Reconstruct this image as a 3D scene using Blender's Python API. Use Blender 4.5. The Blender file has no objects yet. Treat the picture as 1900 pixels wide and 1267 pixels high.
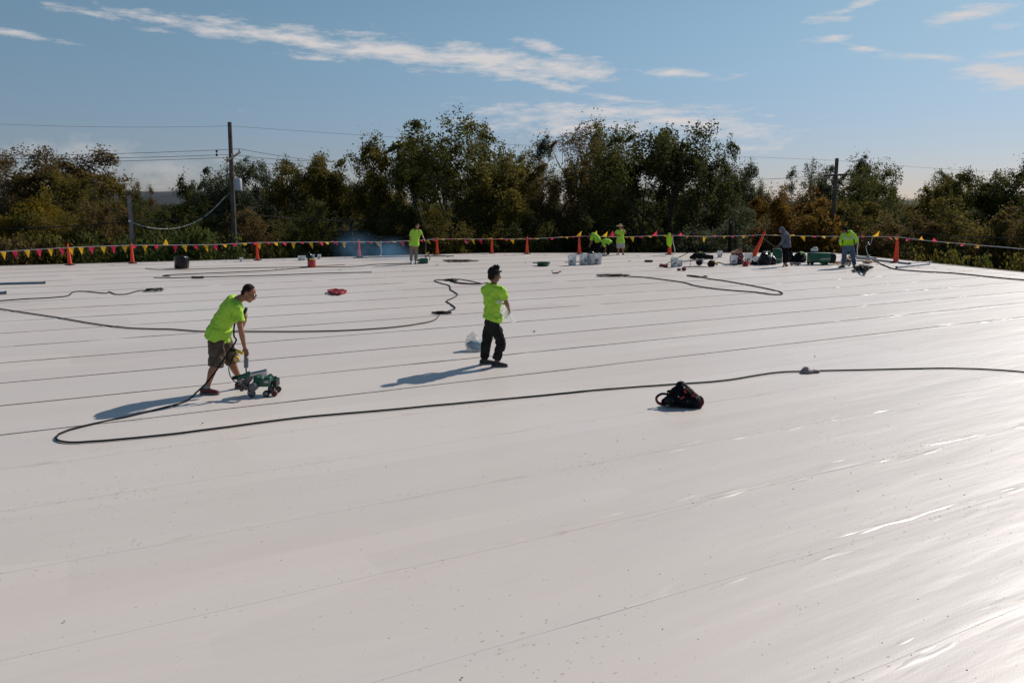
import bpy, bmesh, math, random
import numpy as np
from mathutils import Vector, Matrix, noise
R = math.radians
# ------------------------------------------------------------------ camera
sc = bpy.context.scene
F, CX, CY, HOR, CAMH = 1900*28/36.0, 950.0, 633.5, 380.0, 2.72
TH = math.atan((CY-HOR)/F)
cam = bpy.data.objects.new('camera', bpy.data.cameras.new('camera'))
sc.collection.objects.link(cam); sc.camera = cam
cam.data.lens = 28; cam.data.sensor_width = 36; cam.data.clip_end = 6000; cam.data.clip_start = 0.05
cam.location = (0, 0, CAMH); cam.rotation_euler = (R(90)-TH, 0, 0)

def ray(px, py):
    x = (px-CX)/F; y = (CY-py)/F
    return Vector((x, math.cos(TH)+y*math.sin(TH), -math.sin(TH)+y*math.cos(TH)))
def G(px, py, z=0.0):
    d = ray(px, py); k = (z-CAMH)/d.z
    return Vector((d.x*k, d.y*k, z))
def J(px, py, Y):
    d = ray(px, py); k = Y/d.y
    return Vector((d.x*k, Y, CAMH+d.z*k))
# ------------------------------------------------------------------ sun, sky, exposure
SUN_EL = R(36.5); SUN_AZ = R(46.0)          # azimuth measured from +Y towards +X
sdir = Vector((math.sin(SUN_AZ)*math.cos(SUN_EL), math.cos(SUN_AZ)*math.cos(SUN_EL), math.sin(SUN_EL)))
sl = bpy.data.lights.new('sun', 'SUN'); sl.energy = 4.2; sl.angle = R(0.53); sl.color = (1.0, 0.91, 0.82)
so = bpy.data.objects.new('sun', sl); sc.collection.objects.link(so)
so.rotation_euler = sdir.to_track_quat('Z', 'Y').to_euler(); so.location = (30, 30, 40)
sc.view_settings.view_transform = 'Standard'; sc.view_settings.look = 'None'
sc.view_settings.exposure = 0.0; sc.view_settings.gamma = 1.0

world = bpy.data.worlds.new('World'); sc.world = world; world.use_nodes = True
wt = world.node_tree; wt.nodes.clear()
def N(t, typ, **kw):
    n = t.nodes.new(typ)
    for k, v in kw.items(): setattr(n, k, v)
    return n
def mth(t, op, a, b=None, c=None, clamp=False):
    n = N(t, 'ShaderNodeMath', operation=op); n.use_clamp = clamp
    for i, v in enumerate((a, b, c)):
        if v is None: continue
        if isinstance(v, (int, float)): n.inputs[i].default_value = v
        else: t.links.new(v, n.inputs[i])
    return n.outputs[0]
sky = N(wt, 'ShaderNodeTexSky', sky_type='NISHITA'); sky.sun_disc = False
sky.sun_elevation = SUN_EL; sky.sun_rotation = SUN_AZ; sky.altitude = 200
sky.air_density = 1.0; sky.dust_density = 0.4; sky.ozone_density = 2.2
tc = N(wt, 'ShaderNodeTexCoord'); sp = N(wt, 'ShaderNodeSeparateXYZ'); wt.links.new(tc.outputs['Generated'], sp.inputs[0])
AZ = mth(wt, 'ARCTAN2', sp.outputs[0], sp.outputs[1]); EL = mth(wt, 'ARCSINE', sp.outputs[2])
def azel(px, py):
    d = ray(px, py).normalized(); return math.atan2(d.x, d.y), math.asin(d.z)
cmb = N(wt, 'ShaderNodeCombineXYZ'); wt.links.new(AZ, cmb.inputs[0]); wt.links.new(EL, cmb.inputs[1])
def wnoise(sx, sy, rot, scale, detail, rough):
    m = N(wt, 'ShaderNodeMapping'); wt.links.new(cmb.outputs[0], m.inputs[0])
    m.inputs['Scale'].default_value = (sx, sy, 1); m.inputs['Rotation'].default_value = (0, 0, rot)
    n = N(wt, 'ShaderNodeTexNoise'); n.inputs['Scale'].default_value = scale; n.inputs['Detail'].default_value = detail
    n.inputs['Roughness'].default_value = rough; wt.links.new(m.outputs[0], n.inputs[0]); return n.outputs[0]
n1 = wnoise(1.0, 4.5, R(6), 20, 10, 0.68)
n2 = wnoise(1.0, 1.6, 0, 26, 8, 0.6)
# (px, py, rx, ry, tilt down to the right in degrees, strength) of each cloud wisp
CL = [(170,26,130,9,8,.8),(350,48,170,13,7,.95),(560,75,170,20,8,1.1),(740,97,160,24,6,1.2),(900,114,160,27,6,1.25),(1040,128,110,22,5,1.2),
      (1255,137,130,9,4,.9),(1002,84,46,15,8,1),(1030,158,95,12,12,.9),(1150,184,60,6,8,.8),
      (1120,208,270,20,2,1.0),(1060,235,220,22,2,.95),(1290,230,180,22,8,1.1),(1390,275,75,9,4,.8),
      (1540,72,42,10,0,.95),(1605,90,50,7,14,.9),(1720,106,100,8,8,.95),(1790,26,66,14,-3,1.1),(1865,140,85,22,10,1.15),
      (1850,104,50,8,0,.9),(1590,12,70,8,-12,.9),(1510,34,60,8,4,.75),(1860,50,30,6,0,.75),(50,68,95,8,6,.8),(600,110,60,6,4,.7),
      ]
CU = [(165,282,95,26,0,.62),(236,285,34,34,0,.62),(30,285,60,20,0,.5),(250,312,260,30,0,.5),(330,330,220,26,0,.45)]
def mask(lst):
    acc = None
    for px, py, rx, ry, ang, st in lst:
        a0, e0 = azel(px, py); c, s = math.cos(R(ang)), math.sin(R(ang))
        da = mth(wt, 'SUBTRACT', AZ, a0); de = mth(wt, 'SUBTRACT', EL, e0)
        u = mth(wt, 'MULTIPLY_ADD', de, -s/(rx/F), mth(wt, 'MULTIPLY', da, c/(rx/F)))
        v = mth(wt, 'MULTIPLY_ADD', de, c/(ry/F), mth(wt, 'MULTIPLY', da, s/(ry/F)))
        q = mth(wt, 'SQRT', mth(wt, 'ADD', mth(wt, 'MULTIPLY', u, u), mth(wt, 'MULTIPLY', v, v)))
        m = mth(wt, 'MULTIPLY', mth(wt, 'MULTIPLY_ADD', q, -0.72, 1.08, clamp=False), st)
        acc = m if acc is None else mth(wt, 'MAXIMUM', acc, m)
    return mth(wt, 'MAXIMUM', acc, 0.0)
def alpha(m, n, k, off, div):
    nn = mth(wt, 'MULTIPLY', mth(wt, 'SUBTRACT', n, 0.5), k)
    return mth(wt, 'MULTIPLY', mth(wt, 'SUBTRACT', mth(wt, 'ADD', m, nn), off), 1/div, clamp=True)
a1 = mth(wt, 'MULTIPLY', alpha(mask(CL), n1, 2.6, 0.40, 0.80), 0.92)
a2 = mth(wt, 'MULTIPLY', alpha(mask(CU), n2, 1.5, 0.25, 0.45), 0.30)
av = mth(wt, 'MAXIMUM', a1, a2)
hs = N(wt, 'ShaderNodeHueSaturation'); wt.links.new(sky.outputs[0], hs.inputs['Color'])
hs.inputs['Saturation'].default_value = 1.0; hs.inputs['Value'].default_value = 1.0
mx = N(wt, 'ShaderNodeMix', data_type='RGBA'); wt.links.new(av, mx.inputs[0])
EF = N(wt, 'ShaderNodeMapRange', interpolation_type='SMOOTHSTEP'); wt.links.new(EL, EF.inputs[0]); EF.inputs[1].default_value = 0.0; EF.inputs[2].default_value = 0.24
tn = N(wt, 'ShaderNodeMix', data_type='RGBA'); wt.links.new(EF.outputs[0], tn.inputs[0]); tn.inputs[6].default_value = (.67, .68, .90, 1); tn.inputs[7].default_value = (.95, 1.04, .98, 1)
ml = N(wt, 'ShaderNodeMix', data_type='RGBA', blend_type='MULTIPLY'); ml.inputs[0].default_value = 1; wt.links.new(hs.outputs[0], ml.inputs[6]); wt.links.new(tn.outputs[2], ml.inputs[7])
wt.links.new(ml.outputs[2], mx.inputs[6]); mx.inputs[7].default_value = (9.2, 8.7, 8.6, 1)
bg = N(wt, 'ShaderNodeBackground'); bg.inputs[1].default_value = 0.073
wt.links.new(mx.outputs[2], bg.inputs[0]); ow = N(wt, 'ShaderNodeOutputWorld'); wt.links.new(bg.outputs[0], ow.inputs[0])

# ------------------------------------------------------------------ helpers: materials
def mat(name, col, rough=0.6, metal=0.0, var=0.12, scale=6.0, bump=0.0, bscale=30.0, spec=0.5, transl=0.0, alpha=1.0, emit=None):
    m = bpy.data.materials.new(name); m.use_nodes = True; t = m.node_tree
    b = t.nodes['Principled BSDF']; out = t.nodes['Material Output']
    tc = N(t, 'ShaderNodeTexCoord'); nz = N(t, 'ShaderNodeTexNoise')
    nz.inputs['Scale'].default_value = scale; nz.inputs['Detail'].default_value = 5; t.links.new(tc.outputs['Object'], nz.inputs[0])
    cr = N(t, 'ShaderNodeValToRGB'); e = cr.color_ramp.elements
    e[0].position = .3; e[1].position = .7
    e[0].color = tuple(c*(1-var) for c in col)+(1,); e[1].color = tuple(min(1, c*(1+var)) for c in col)+(1,)
    t.links.new(nz.outputs[0], cr.inputs[0]); t.links.new(cr.outputs[0], b.inputs['Base Color'])
    b.inputs['Roughness'].default_value = rough; b.inputs['Metallic'].default_value = metal
    b.inputs['Specular IOR Level'].default_value = spec; b.inputs['Alpha'].default_value = alpha
    if bump:
        n2 = N(t, 'ShaderNodeTexNoise'); n2.inputs['Scale'].default_value = bscale; n2.inputs['Detail'].default_value = 4
        t.links.new(tc.outputs['Object'], n2.inputs[0]); bp = N(t, 'ShaderNodeBump'); bp.inputs['Strength'].default_value = bump
        bp.inputs['Distance'].default_value = 0.02
        t.links.new(n2.outputs[0], bp.inputs['Height']); t.links.new(bp.outputs[0], b.inputs['Normal'])
    if transl:
        tr = N(t, 'ShaderNodeBsdfTranslucent'); t.links.new(cr.outputs[0], tr.inputs[0])
        ms = N(t, 'ShaderNodeMixShader'); ms.inputs[0].default_value = transl
        t.links.new(b.outputs[0], ms.inputs[1]); t.links.new(tr.outputs[0], ms.inputs[2]); t.links.new(ms.outputs[0], out.inputs[0])
    return m
def leafmat(name, cols, transl=0.52):
    m = bpy.data.materials.new(name); m.use_nodes = True; t = m.node_tree
    b = t.nodes['Principled BSDF']; out = t.nodes['Material Output']
    g = N(t, 'ShaderNodeNewGeometry'); tc = N(t, 'ShaderNodeTexCoord')
    nz = N(t, 'ShaderNodeTexNoise'); nz.inputs['Scale'].default_value = 0.55; nz.inputs['Detail'].default_value = 2
    t.links.new(tc.outputs['Object'], nz.inputs[0])
    f = mth(t, 'ADD', mth(t, 'MULTIPLY', g.outputs['Random Per Island'], 0.5), mth(t, 'MULTIPLY', mth(t, 'SUBTRACT', nz.outputs[0], 0.25), 1.0), clamp=True)
    cr = N(t, 'ShaderNodeValToRGB'); el = cr.color_ramp.elements
    while len(el) < len(cols): el.new(0.5)
    for i, c in enumerate(cols):
        el[i].position = i/(len(cols)-1); el[i].color = tuple(x*1.5 for x in c)+(1,)
    t.links.new(f, cr.inputs[0]); t.links.new(cr.outputs[0], b.inputs['Base Color'])
    b.inputs['Roughness'].default_value = 0.7; b.inputs['Specular IOR Level'].default_value = 0.15
    tr = N(t, 'ShaderNodeBsdfTranslucent'); t.links.new(cr.outputs[0], tr.inputs[0])
    ms = N(t, 'ShaderNodeMixShader'); ms.inputs[0].default_value = transl
    t.links.new(b.outputs[0], ms.inputs[1]); t.links.new(tr.outputs[0], ms.inputs[2]); t.links.new(ms.outputs[0], out.inputs[0])
    return m
M = dict(
 black=mat('black_plastic', (.008,.008,.009), .5, spec=.3, var=.3, bump=.2),
 rubber=mat('black_rubber', (.010,.010,.010), .75, spec=.25, var=.3),
 bagblk=mat('black_nylon', (.006,.006,.008), .75, spec=.15, var=.4, bump=.6, bscale=18),
 shiny=mat('shiny_black_sack', (.005,.005,.007), .2, spec=.3, var=.3, bump=1.0, bscale=9),
 dgrey=mat('dark_grey_metal', (.09,.09,.095), .4, .6),
 steel=mat('steel', (.42,.42,.43), .32, .9, var=.15),
 alu=mat('galvanised_metal', (.30,.33,.37), .42, .8, var=.15),
 bluesteel=mat('blue_grey_pipe', (.10,.16,.24), .45, .3),
 green=mat('green_enamel', (.005,.085,.045), .4, var=.1),
 dgreen=mat('dark_green_plastic', (.008,.07,.035), .4),
 orange=mat('orange_cone_plastic', (.80,.075,.012), .42, var=.08, transl=.22),
 refl=mat('white_eye_and_glint', (.75,.72,.7), .35),
 red=mat('red_plastic', (.42,.03,.025), .45),
 maroon=mat('maroon_bristle', (.14,.012,.02), .8, bump=.8, bscale=80),
 yellow=mat('yellow_plastic', (.62,.40,.03), .45),
 flagr=mat('red_pennant', (.72,.03,.09), .35, transl=.4, var=.1),
 flagy=mat('yellow_pennant', (.85,.47,.02), .35, transl=.4, var=.1),
 rope=mat('white_rope', (.62,.62,.62), .8),
 ropeb=mat('black_cord', (.010,.009,.009), .7, spec=.2, var=.4),
 cordbr=mat('brown_cord', (.075,.05,.035), .65, var=.4, scale=14),
 cordtan=mat('tan_cord', (.38,.25,.14), .65),
 ropered=mat('red_rope', (.34,.02,.035), .7),
 white=mat('white_plastic', (.74,.76,.78), .45, var=.05, transl=.3),
 bucket=mat('translucent_white_bucket', (.66,.70,.73), .4, var=.08, transl=.4),
 film=mat('clear_film', (.85,.85,.85), .25, transl=.5, alpha=.45, bump=.9, bscale=20),
 film2=mat('clear_bottle', (.6,.68,.75), .2, transl=.4, alpha=.6, bump=.5),
 card=mat('cardboard', (.36,.22,.13), .85),
 label=mat('ink', (.06,.07,.08), .7), ltext=mat('white_lettering', (.75,.78,.75), .5),
 greyp=mat('grey_machine_paint', (.13,.14,.15), .45), woodd=mat('dark_post_wood', (.012,.011,.010), .9, spec=.1, var=.3),
 wood=mat('weathered_pole_wood', (.085,.07,.06), .85, var=.35, scale=3, bump=.6),
 woodl=mat('grey_pole_wood', (.22,.20,.19), .85, var=.3, scale=3, bump=.5),
 ceram=mat('insulator', (.03,.03,.035), .4), tgrey=mat('transformer_paint', (.34,.38,.43), .5),
 wire=mat('wire', (.02,.02,.022), .6), wirel=mat('pale_wire', (.42,.42,.42), .6), wireg=mat('grey_wire', (.12,.12,.12), .7, spec=.2), 
 skin=mat('tanned_skin', (.30,.135,.075), .5, var=.12, scale=14, spec=.4),
 skind=mat('dark_tanned_skin', (.19,.085,.05), .5, var=.12, scale=14),
 skinl=mat('light_skin', (.45,.24,.16), .5, var=.12, scale=14),
 hair=mat('dark_hair', (.008,.006,.005), .6, spec=.2, var=.4, scale=60, bump=.8, bscale=90),
 hairb=mat('brown_hair', (.022,.013,.009), .8, spec=.15, var=.4, scale=60, bump=.8, bscale=90),
 hivis=mat('neon_green_shirt', (.43,.76,.075), .8, spec=.2, var=.06, scale=4, bump=1.0, bscale=8, transl=.16),
 hivisj=mat('neon_yellow_jacket', (.48,.85,.02), .7, var=.05, scale=4, bump=.5, bscale=9, transl=.2),
 silver=mat('silver_tape', (.45,.5,.48), .35),
 camo=mat('camouflage_cloth', (.095,.072,.055), .85, spec=.15, var=.5, scale=11, bump=.5, bscale=10),
 dpants=mat('charcoal_cloth', (.022,.021,.021), .9, spec=.1, var=.35, scale=7, bump=.7, bscale=10),
 bpants=mat('black_cloth', (.006,.006,.008), .9, spec=.08, var=.3, bump=.5, bscale=10),
 tan=mat('khaki_cloth', (.21,.155,.115), .85, var=.15, bump=.6, bscale=10),
 gshort=mat('pale_grey_cloth', (.38,.36,.37), .85, var=.1, bump=.5, bscale=10),
 jeans=mat('blue_denim', (.075,.12,.18), .85, var=.3, bump=.6, bscale=12),
 hoodie=mat('grey_hoodie_cloth', (.10,.11,.14), .9, var=.15, bump=.6, bscale=10),
 dred=mat('dark_red_webbing', (.26,.02,.022), .6),
 shoe=mat('black_shoe', (.014,.013,.014), .5), shoer=mat('dark_red_shoe', (.09,.012,.014), .5, var=.5, scale=16),
 sole=mat('grey_sole', (.25,.23,.21), .6), sock=mat('grey_sock', (.25,.27,.30), .8),
 straw=mat('straw', (.50,.36,.20), .8, var=.2, scale=20), glass=mat('dark_lens', (.01,.01,.012), .1),
 bark=mat('bark', (.055,.043,.035), .9, var=.4, scale=2.5, bump=.8, bscale=8),
 barkl=mat('pale_bark', (.13,.105,.085), .9, var=.35, scale=2.5, bump=.8, bscale=8),
)
L = dict(
 green=leafmat('green_leaves', [(.026,.030,.008),(.060,.064,.015),(.13,.12,.026)]),
 dark=leafmat('dark_green_leaves', [(.018,.023,.008),(.042,.048,.014),(.095,.090,.024)]),
 olive=leafmat('olive_leaves', [(.040,.036,.009),(.090,.076,.016),(.18,.135,.025)]),
 brown=leafmat('brown_olive_leaves', [(.050,.038,.016),(.095,.068,.024),(.16,.105,.034)]),
 orange=leafmat('orange_leaves', [(.055,.034,.010),(.115,.066,.012),(.22,.115,.018)]),
 yellow=leafmat('yellow_leaves', [(.055,.047,.010),(.13,.097,.012),(.25,.165,.018)]),
 grey=leafmat('grey_green_leaves', [(.035,.042,.024),(.062,.072,.038),(.10,.105,.052)]),
 bright=leafmat('bright_green_leaves', [(.026,.036,.009),(.055,.070,.016),(.10,.11,.024)]),
)
# ------------------------------------------------------------------ helpers: objects
COL = sc.collection
def tag(o, label=None, cat=None, group=None, kind=None):
    if label: o['label'] = label
    if cat: o['category'] = cat
    if group: o['group'] = group
    if kind: o['kind'] = kind
    return o
def empty(name, loc, label, cat, group=None, rz=0):
    o = bpy.data.objects.new(name, None); COL.objects.link(o); o.location = loc; o.rotation_euler = (0, 0, rz)
    o.empty_display_size = .2
    return tag(o, label, cat, group)
def link(name, me, m, parent=None, smooth=True):
    o = bpy.data.objects.new(name, me); COL.objects.link(o)
    if m is not None:
        for k in (m if isinstance(m, (list, tuple)) else [m]): me.materials.append(k)
    if smooth: me.shade_smooth()
    if parent: o.parent = parent
    return o
def rotto(d):                                   # rotation taking +Z to d
    return Vector(d).normalized().to_track_quat('Z', 'Y').to_matrix().to_4x4()
class MB:
    """collects primitives, builds ONE mesh object"""
    def __init__(s): s.bm = bmesh.new(); s.mi = 0
    def _tag(s, vs):
        fs = {f for v in vs for f in v.link_faces}
        for f in fs: f.material_index = s.mi
        return vs
    def box(s, c, d, rot=None, bev=0.0, taper=1.0):
        r = bmesh.ops.create_cube(s.bm, size=1); vs = r['verts']
        for v in vs:
            k = taper if v.co.z > 0 else 1
            v.co = Vector((v.co.x*d[0]*k, v.co.y*d[1]*k, v.co.z*d[2]))
        if bev:
            es = list({e for v in vs for e in v.link_edges})
            rb = bmesh.ops.bevel(s.bm, geom=es, offset=bev, segments=2, affect='EDGES', profile=.5)
            vs = list({v for f in rb['faces'] for v in f.verts} | {v for v in vs if v.is_valid})
        mt = Matrix.Translation(Vector(c)) @ (rot if rot is not None else Matrix())
        for v in vs: v.co = mt @ v.co
        s._tag(vs); return s
    def cyl(s, a, b, r1, r2=None, seg=16, caps=True):
        a = Vector(a); b = Vector(b); r2 = r1 if r2 is None else r2
        d = b-a; r = bmesh.ops.create_cone(s.bm, cap_ends=caps, segments=seg, radius1=r1, radius2=r2, depth=d.length)
        mt = Matrix.Translation((a+b)/2) @ rotto(d)
        for v in r['verts']: v.co = mt @ v.co
        s._tag(r['verts']); return s
    def ball(s, c, r, seg=14, rot=None):
        if isinstance(r, (int, float)): r = (r, r, r)
        q = bmesh.ops.create_uvsphere(s.bm, u_segments=seg, v_segments=max(6, seg//2+2), radius=1)
        mt = Matrix.Translation(Vector(c)) @ (rot if rot is not None else Matrix()) @ Matrix.Diagonal((r[0], r[1], r[2], 1))
        for v in q['verts']: v.co = mt @ v.co
        s._tag(q['verts']); return s
    def tube(s, pts, r, seg=8, cyc=False):
        pts = [Vector(p) for p in pts]; n = len(pts); rings = []
        rr = r if isinstance(r, (list, tuple)) else [r]*n
        up = None
        for i, p in enumerate(pts):
            if cyc: t = pts[(i+1) % n]-pts[i-1]
            else: t = pts[min(i+1, n-1)]-pts[max(i-1, 0)]
            if t.length < 1e-9: t = Vector((0, 0, 1))
            t.normalize()
            if up is None: up = Vector((0, 0, 1)) if abs(t.z) < .9 else Vector((1, 0, 0))
            x = t.cross(up)
            if x.length < 1e-4: x = t.cross(Vector((.3, 1, .2)))
            x.normalize(); up = x.cross(t).normalized()
            rings.append([s.bm.verts.new(p+(x*math.cos(2*math.pi*k/seg)+up*math.sin(2*math.pi*k/seg))*rr[i]) for k in range(seg)])
        m = n if cyc else n-1
        for i in range(m):
            A, B = rings[i], rings[(i+1) % n]
            for k in range(seg):
                f = s.bm.faces.new((A[k], A[(k+1) % seg], B[(k+1) % seg], B[k])); f.material_index = s.mi
        if not cyc:
            f = s.bm.faces.new(rings[0][::-1]); f.material_index = s.mi; f = s.bm.faces.new(rings[-1]); f.material_index = s.mi
        return s
    def lathe(s, prof, c=(0, 0, 0), rot=None, seg=24, close=True, sx=1.0):
        c = Vector(c); mt = Matrix.Translation(c) @ (rot if rot is not None else Matrix()); rings = []
        for r, z in prof:
            rings.append([s.bm.verts.new(mt @ Vector((r*sx*math.cos(2*math.pi*k/seg), r*math.sin(2*math.pi*k/seg), z))) for k in range(seg)])
        for A, B in zip(rings, rings[1:]):
            for k in range(seg):
                f = s.bm.faces.new((A[k], A[(k+1) % seg], B[(k+1) % seg], B[k])); f.material_index = s.mi
        if close:
            f = s.bm.faces.new(rings[0][::-1]); f.material_index = s.mi
            f = s.bm.faces.new(rings[-1]); f.material_index = s.mi
        return s
    def loft(s, pts, rad, ref, seg=16, sub=4, dome0=True, dome1=True):
        """smooth tube with elliptical sections; rad = (a along side axis, b across)"""
        pts = [Vector(p) for p in pts]; rad = [(q, q) if isinstance(q, (int, float)) else q for q in rad]
        ref = [Vector(ref)]*len(pts) if not isinstance(ref, list) else [Vector(q) for q in ref]
        P = []; n = len(pts)
        for i in range(n-1):
            for k in range(sub):
                u = k/sub
                p0 = pts[max(i-1, 0)]; p1 = pts[i]; p2 = pts[i+1]; p3 = pts[min(i+2, n-1)]
                p = .5*((2*p1)+(p2-p0)*u+(2*p0-5*p1+4*p2-p3)*u*u+(3*p1-p0-3*p2+p3)*u**3)
                w = u*u*(3-2*u)
                P.append((p, tuple(rad[i][j]*(1-w)+rad[i+1][j]*w for j in (0, 1)), ref[i].lerp(ref[i+1], u)))
        P.append((pts[-1], rad[-1], ref[-1]))
        def ext(p, r, f, t):
            o = []; L_ = min(r)
            for a in (25, 50, 72): o.append((p+t*L_*math.sin(R(a)), (r[0]*math.cos(R(a)), r[1]*math.cos(R(a))), f))
            return o
        if dome0: P = ext(*P[0], (P[0][0]-P[1][0]).normalized())[::-1]+P
        if dome1: P = P+ext(*P[-1], (P[-1][0]-P[-2][0]).normalized())
        rings = []; m = len(P)
        for i, (p, r, f) in enumerate(P):
            t = (P[min(i+1, m-1)][0]-P[max(i-1, 0)][0]).normalized()
            x = f-t*f.dot(t)
            if x.length < 1e-4: x = t.orthogonal()
            x.normalize(); y = t.cross(x)
            rings.append([s.bm.verts.new(p+x*math.cos(2*math.pi*k/seg)*r[0]+y*math.sin(2*math.pi*k/seg)*r[1]) for k in range(seg)])
        for A, B in zip(rings, rings[1:]):
            for k in range(seg): s.bm.faces.new((A[k], A[(k+1) % seg], B[(k+1) % seg], B[k])).material_index = s.mi
        s.bm.faces.new(rings[0][::-1]).material_index = s.mi; s.bm.faces.new(rings[-1]).material_index = s.mi
        return s
    def build(s, name, m, parent=None, smooth=True, off=None):
        bmesh.ops.recalc_face_normals(s.bm, faces=s.bm.faces)
        me = bpy.data.meshes.new(name)
        if off is not None: bmesh.ops.translate(s.bm, verts=s.bm.verts, vec=-Vector(off))
        s.bm.to_mesh(me); s.bm.free()
        o = link(name, me, m, parent, smooth=False)
        if smooth:
            me.shade_smooth()
            try: me.set_sharp_from_angle(angle=R(42))
            except Exception: pass
        return o
    def union(s, name, m, parent=None, off=(0, 0, 0), voxel=.01, smooth=4, wrinkle=0.0, wscale=7.0, stretch=(1, 1, 1)):
        """voxel-merge everything into ONE continuous skin"""
        bmesh.ops.recalc_face_normals(s.bm, faces=s.bm.faces)
        bmesh.ops.translate(s.bm, verts=s.bm.verts, vec=-Vector(off))
        me = bpy.data.meshes.new('t'); s.bm.to_mesh(me); s.bm.free()
        t = bpy.data.objects.new('t', me); COL.objects.link(t)
        md = t.modifiers.new('r', 'REMESH'); md.mode = 'VOXEL'; md.voxel_size = voxel
        if smooth:
            ms = t.modifiers.new('s', 'SMOOTH'); ms.factor = .5; ms.iterations = smooth
        dg = bpy.context.evaluated_depsgraph_get()
        nm = bpy.data.meshes.new_from_object(t.evaluated_get(dg)); nm.name = name
        bpy.data.objects.remove(t); bpy.data.meshes.remove(me)
        if wrinkle:
            co = [v.co.copy() for v in nm.vertices]; no = [v.normal.copy() for v in nm.vertices]
            for i, v in enumerate(nm.vertices):
                p = co[i]; q = Vector((p.x*stretch[0], p.y*stretch[1], p.z*stretch[2]))*wscale
                w = noise.noise(q)+.5*noise.noise(q*2.1+Vector((3, 1, 7)))
                w = (1-abs(w)*2.2)*.6+w*.4
                v.co = p+no[i]*w*wrinkle
        nm.materials.clear()
        return link(name, nm, m, parent)
def spline(pts, sub=6):
    pts = [Vector(p) for p in pts]; o = []; n = len(pts)
    for i in range(n-1):
        p0 = pts[max(i-1, 0)]; p1 = pts[i]; p2 = pts[i+1]; p3 = pts[min(i+2, n-1)]
        for k in range(sub):
            u = k/sub; o.append(.5*((2*p1)+(p2-p0)*u+(2*p0-5*p1+4*p2-p3)*u*u+(3*p1-p0-3*p2+p3)*u**3))
    o.append(pts[-1]); return o
def copytree(o, parent=None):
    c = o.copy(); COL.objects.link(c)
    if parent: c.parent = parent
    for ch in list(o.children): copytree(ch, c)
    return c
# ------------------------------------------------------------------ the ground and far hills
GZ = -5.0
bm = bmesh.new(); bmesh.ops.create_grid(bm, x_segments=60, y_segments=60, size=3000)
for v in bm.verts: v.co.z = GZ
me = bpy.data.meshes.new('ground'); bm.to_mesh(me); bm.free()
gm = mat('leaf_litter_ground', (.035,.033,.018), .95, var=.5, scale=.4, bump=.6, bscale=3)
tag(link('ground', me, gm), kind='structure')
b = MB(); nx = 120; rows = []
for j, (Y, k) in enumerate(((900, 0), (980, .55), (1080, .9), (1250, 1.0), (1500, 0))):
    rows.append([b.bm.verts.new((x, Y, GZ-1+k*(.45 if x > -250 else 1)*(30+16*noise.noise(Vector((x*.0016+4, j*.2, 0)))+2.5*noise.noise(Vector((x*.02, j, 1)))))) for x in np.linspace(-1600, 1600, nx)])
for A, B_ in zip(rows, rows[1:]):
    for i in range(nx-1): b.bm.faces.new((A[i], A[i+1], B_[i+1], B_[i]))
tag(b.build('hills', mat('hazed_wooded_hill', (.022,.032,.040), .95, var=.25, scale=.02), None), kind='structure')  # blue of the distant haze is put into the hill's own colour

# ------------------------------------------------------------------ the roof
dS = ray(3700, 378); dS = Vector((dS.x, dS.y, 0)).normalized()           # along the seams
nS = Vector((-dS.y, dS.x, 0))                                             # across, away from the camera
ys = [1190, 1008.8, 888.8, 802.8, 745, 697.8, 657.6, 626.3, 598.4, 576.6, 557.7, 541.6, 527.6, 515.5, 504.6]
ts = [G(950, y).dot(nS) for y in ys]
near, far = [], []
w = ts[1]-ts[0]; t = ts[0]
for k in range(9): t -= w; near.append(t)
w = (ts[-1]-ts[-3])/2; t = ts[-1]
for k in range(14): t += w; far.append(t)
seams = near[::-1]+ts+far
P1, P2, P3, P4 = G(0, 494), G(905, 470), G(1540, 469.5), G(1900, 506)
left = P1+(P1-P2).normalized()*45; right = P3+(P4-P3).normalized()*70
poly = [left, P1, P2, P3, P4, right, Vector((right.x-60, -45, 0)), Vector((left.x-10, -45, 0))]
bld = empty('flat_roofed_building', (0, 0, 0), 'wide flat-roofed building whose white roof membrane the crew is welding', 'building')
rm = bpy.data.materials.new('white_roof_membrane'); rm.use_nodes = True; t_ = rm.node_tree; pb = t_.nodes['Principled BSDF']
tc = N(t_, 'ShaderNodeTexCoord')
def mp(scale, rz=0.0):
    m = N(t_, 'ShaderNodeMapping'); t_.links.new(tc.outputs['Object'], m.inputs[0]); m.inputs['Scale'].default_value = scale
    return m.outputs[0]
ANG = math.atan2(dS.y, dS.x)
rotn = N(t_, 'ShaderNodeMapping', vector_type='POINT'); t_.links.new(tc.outputs['Object'], rotn.inputs[0]); rotn.inputs['Rotation'].default_value = (0, 0, -ANG)
def aligned(sx, sy):
    m = N(t_, 'ShaderNodeMapping'); t_.links.new(rotn.outputs[0], m.inputs[0]); m.inputs['Scale'].default_value = (sx, sy, 1); return m.outputs[0]
def nz(vec, scale, detail=4, rough=.5):
    n = N(t_, 'ShaderNodeTexNoise'); n.inputs['Scale'].default_value = scale; n.inputs['Detail'].default_value = detail
    n.inputs['Roughness'].default_value = rough; t_.links.new(vec, n.inputs[0]); return n.outputs[0]
def ramp(fac, stops):
    r = N(t_, 'ShaderNodeValToRGB'); e = r.color_ramp.elements
    while len(e) < len(stops): e.new(.5)
    for i, (p, c) in enumerate(stops): e[i].position = p; e[i].color = (c+(1,)) if isinstance(c, tuple) else (c, c, c, 1)
    t_.links.new(fac, r.inputs[0]); return r.outputs[0]
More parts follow.
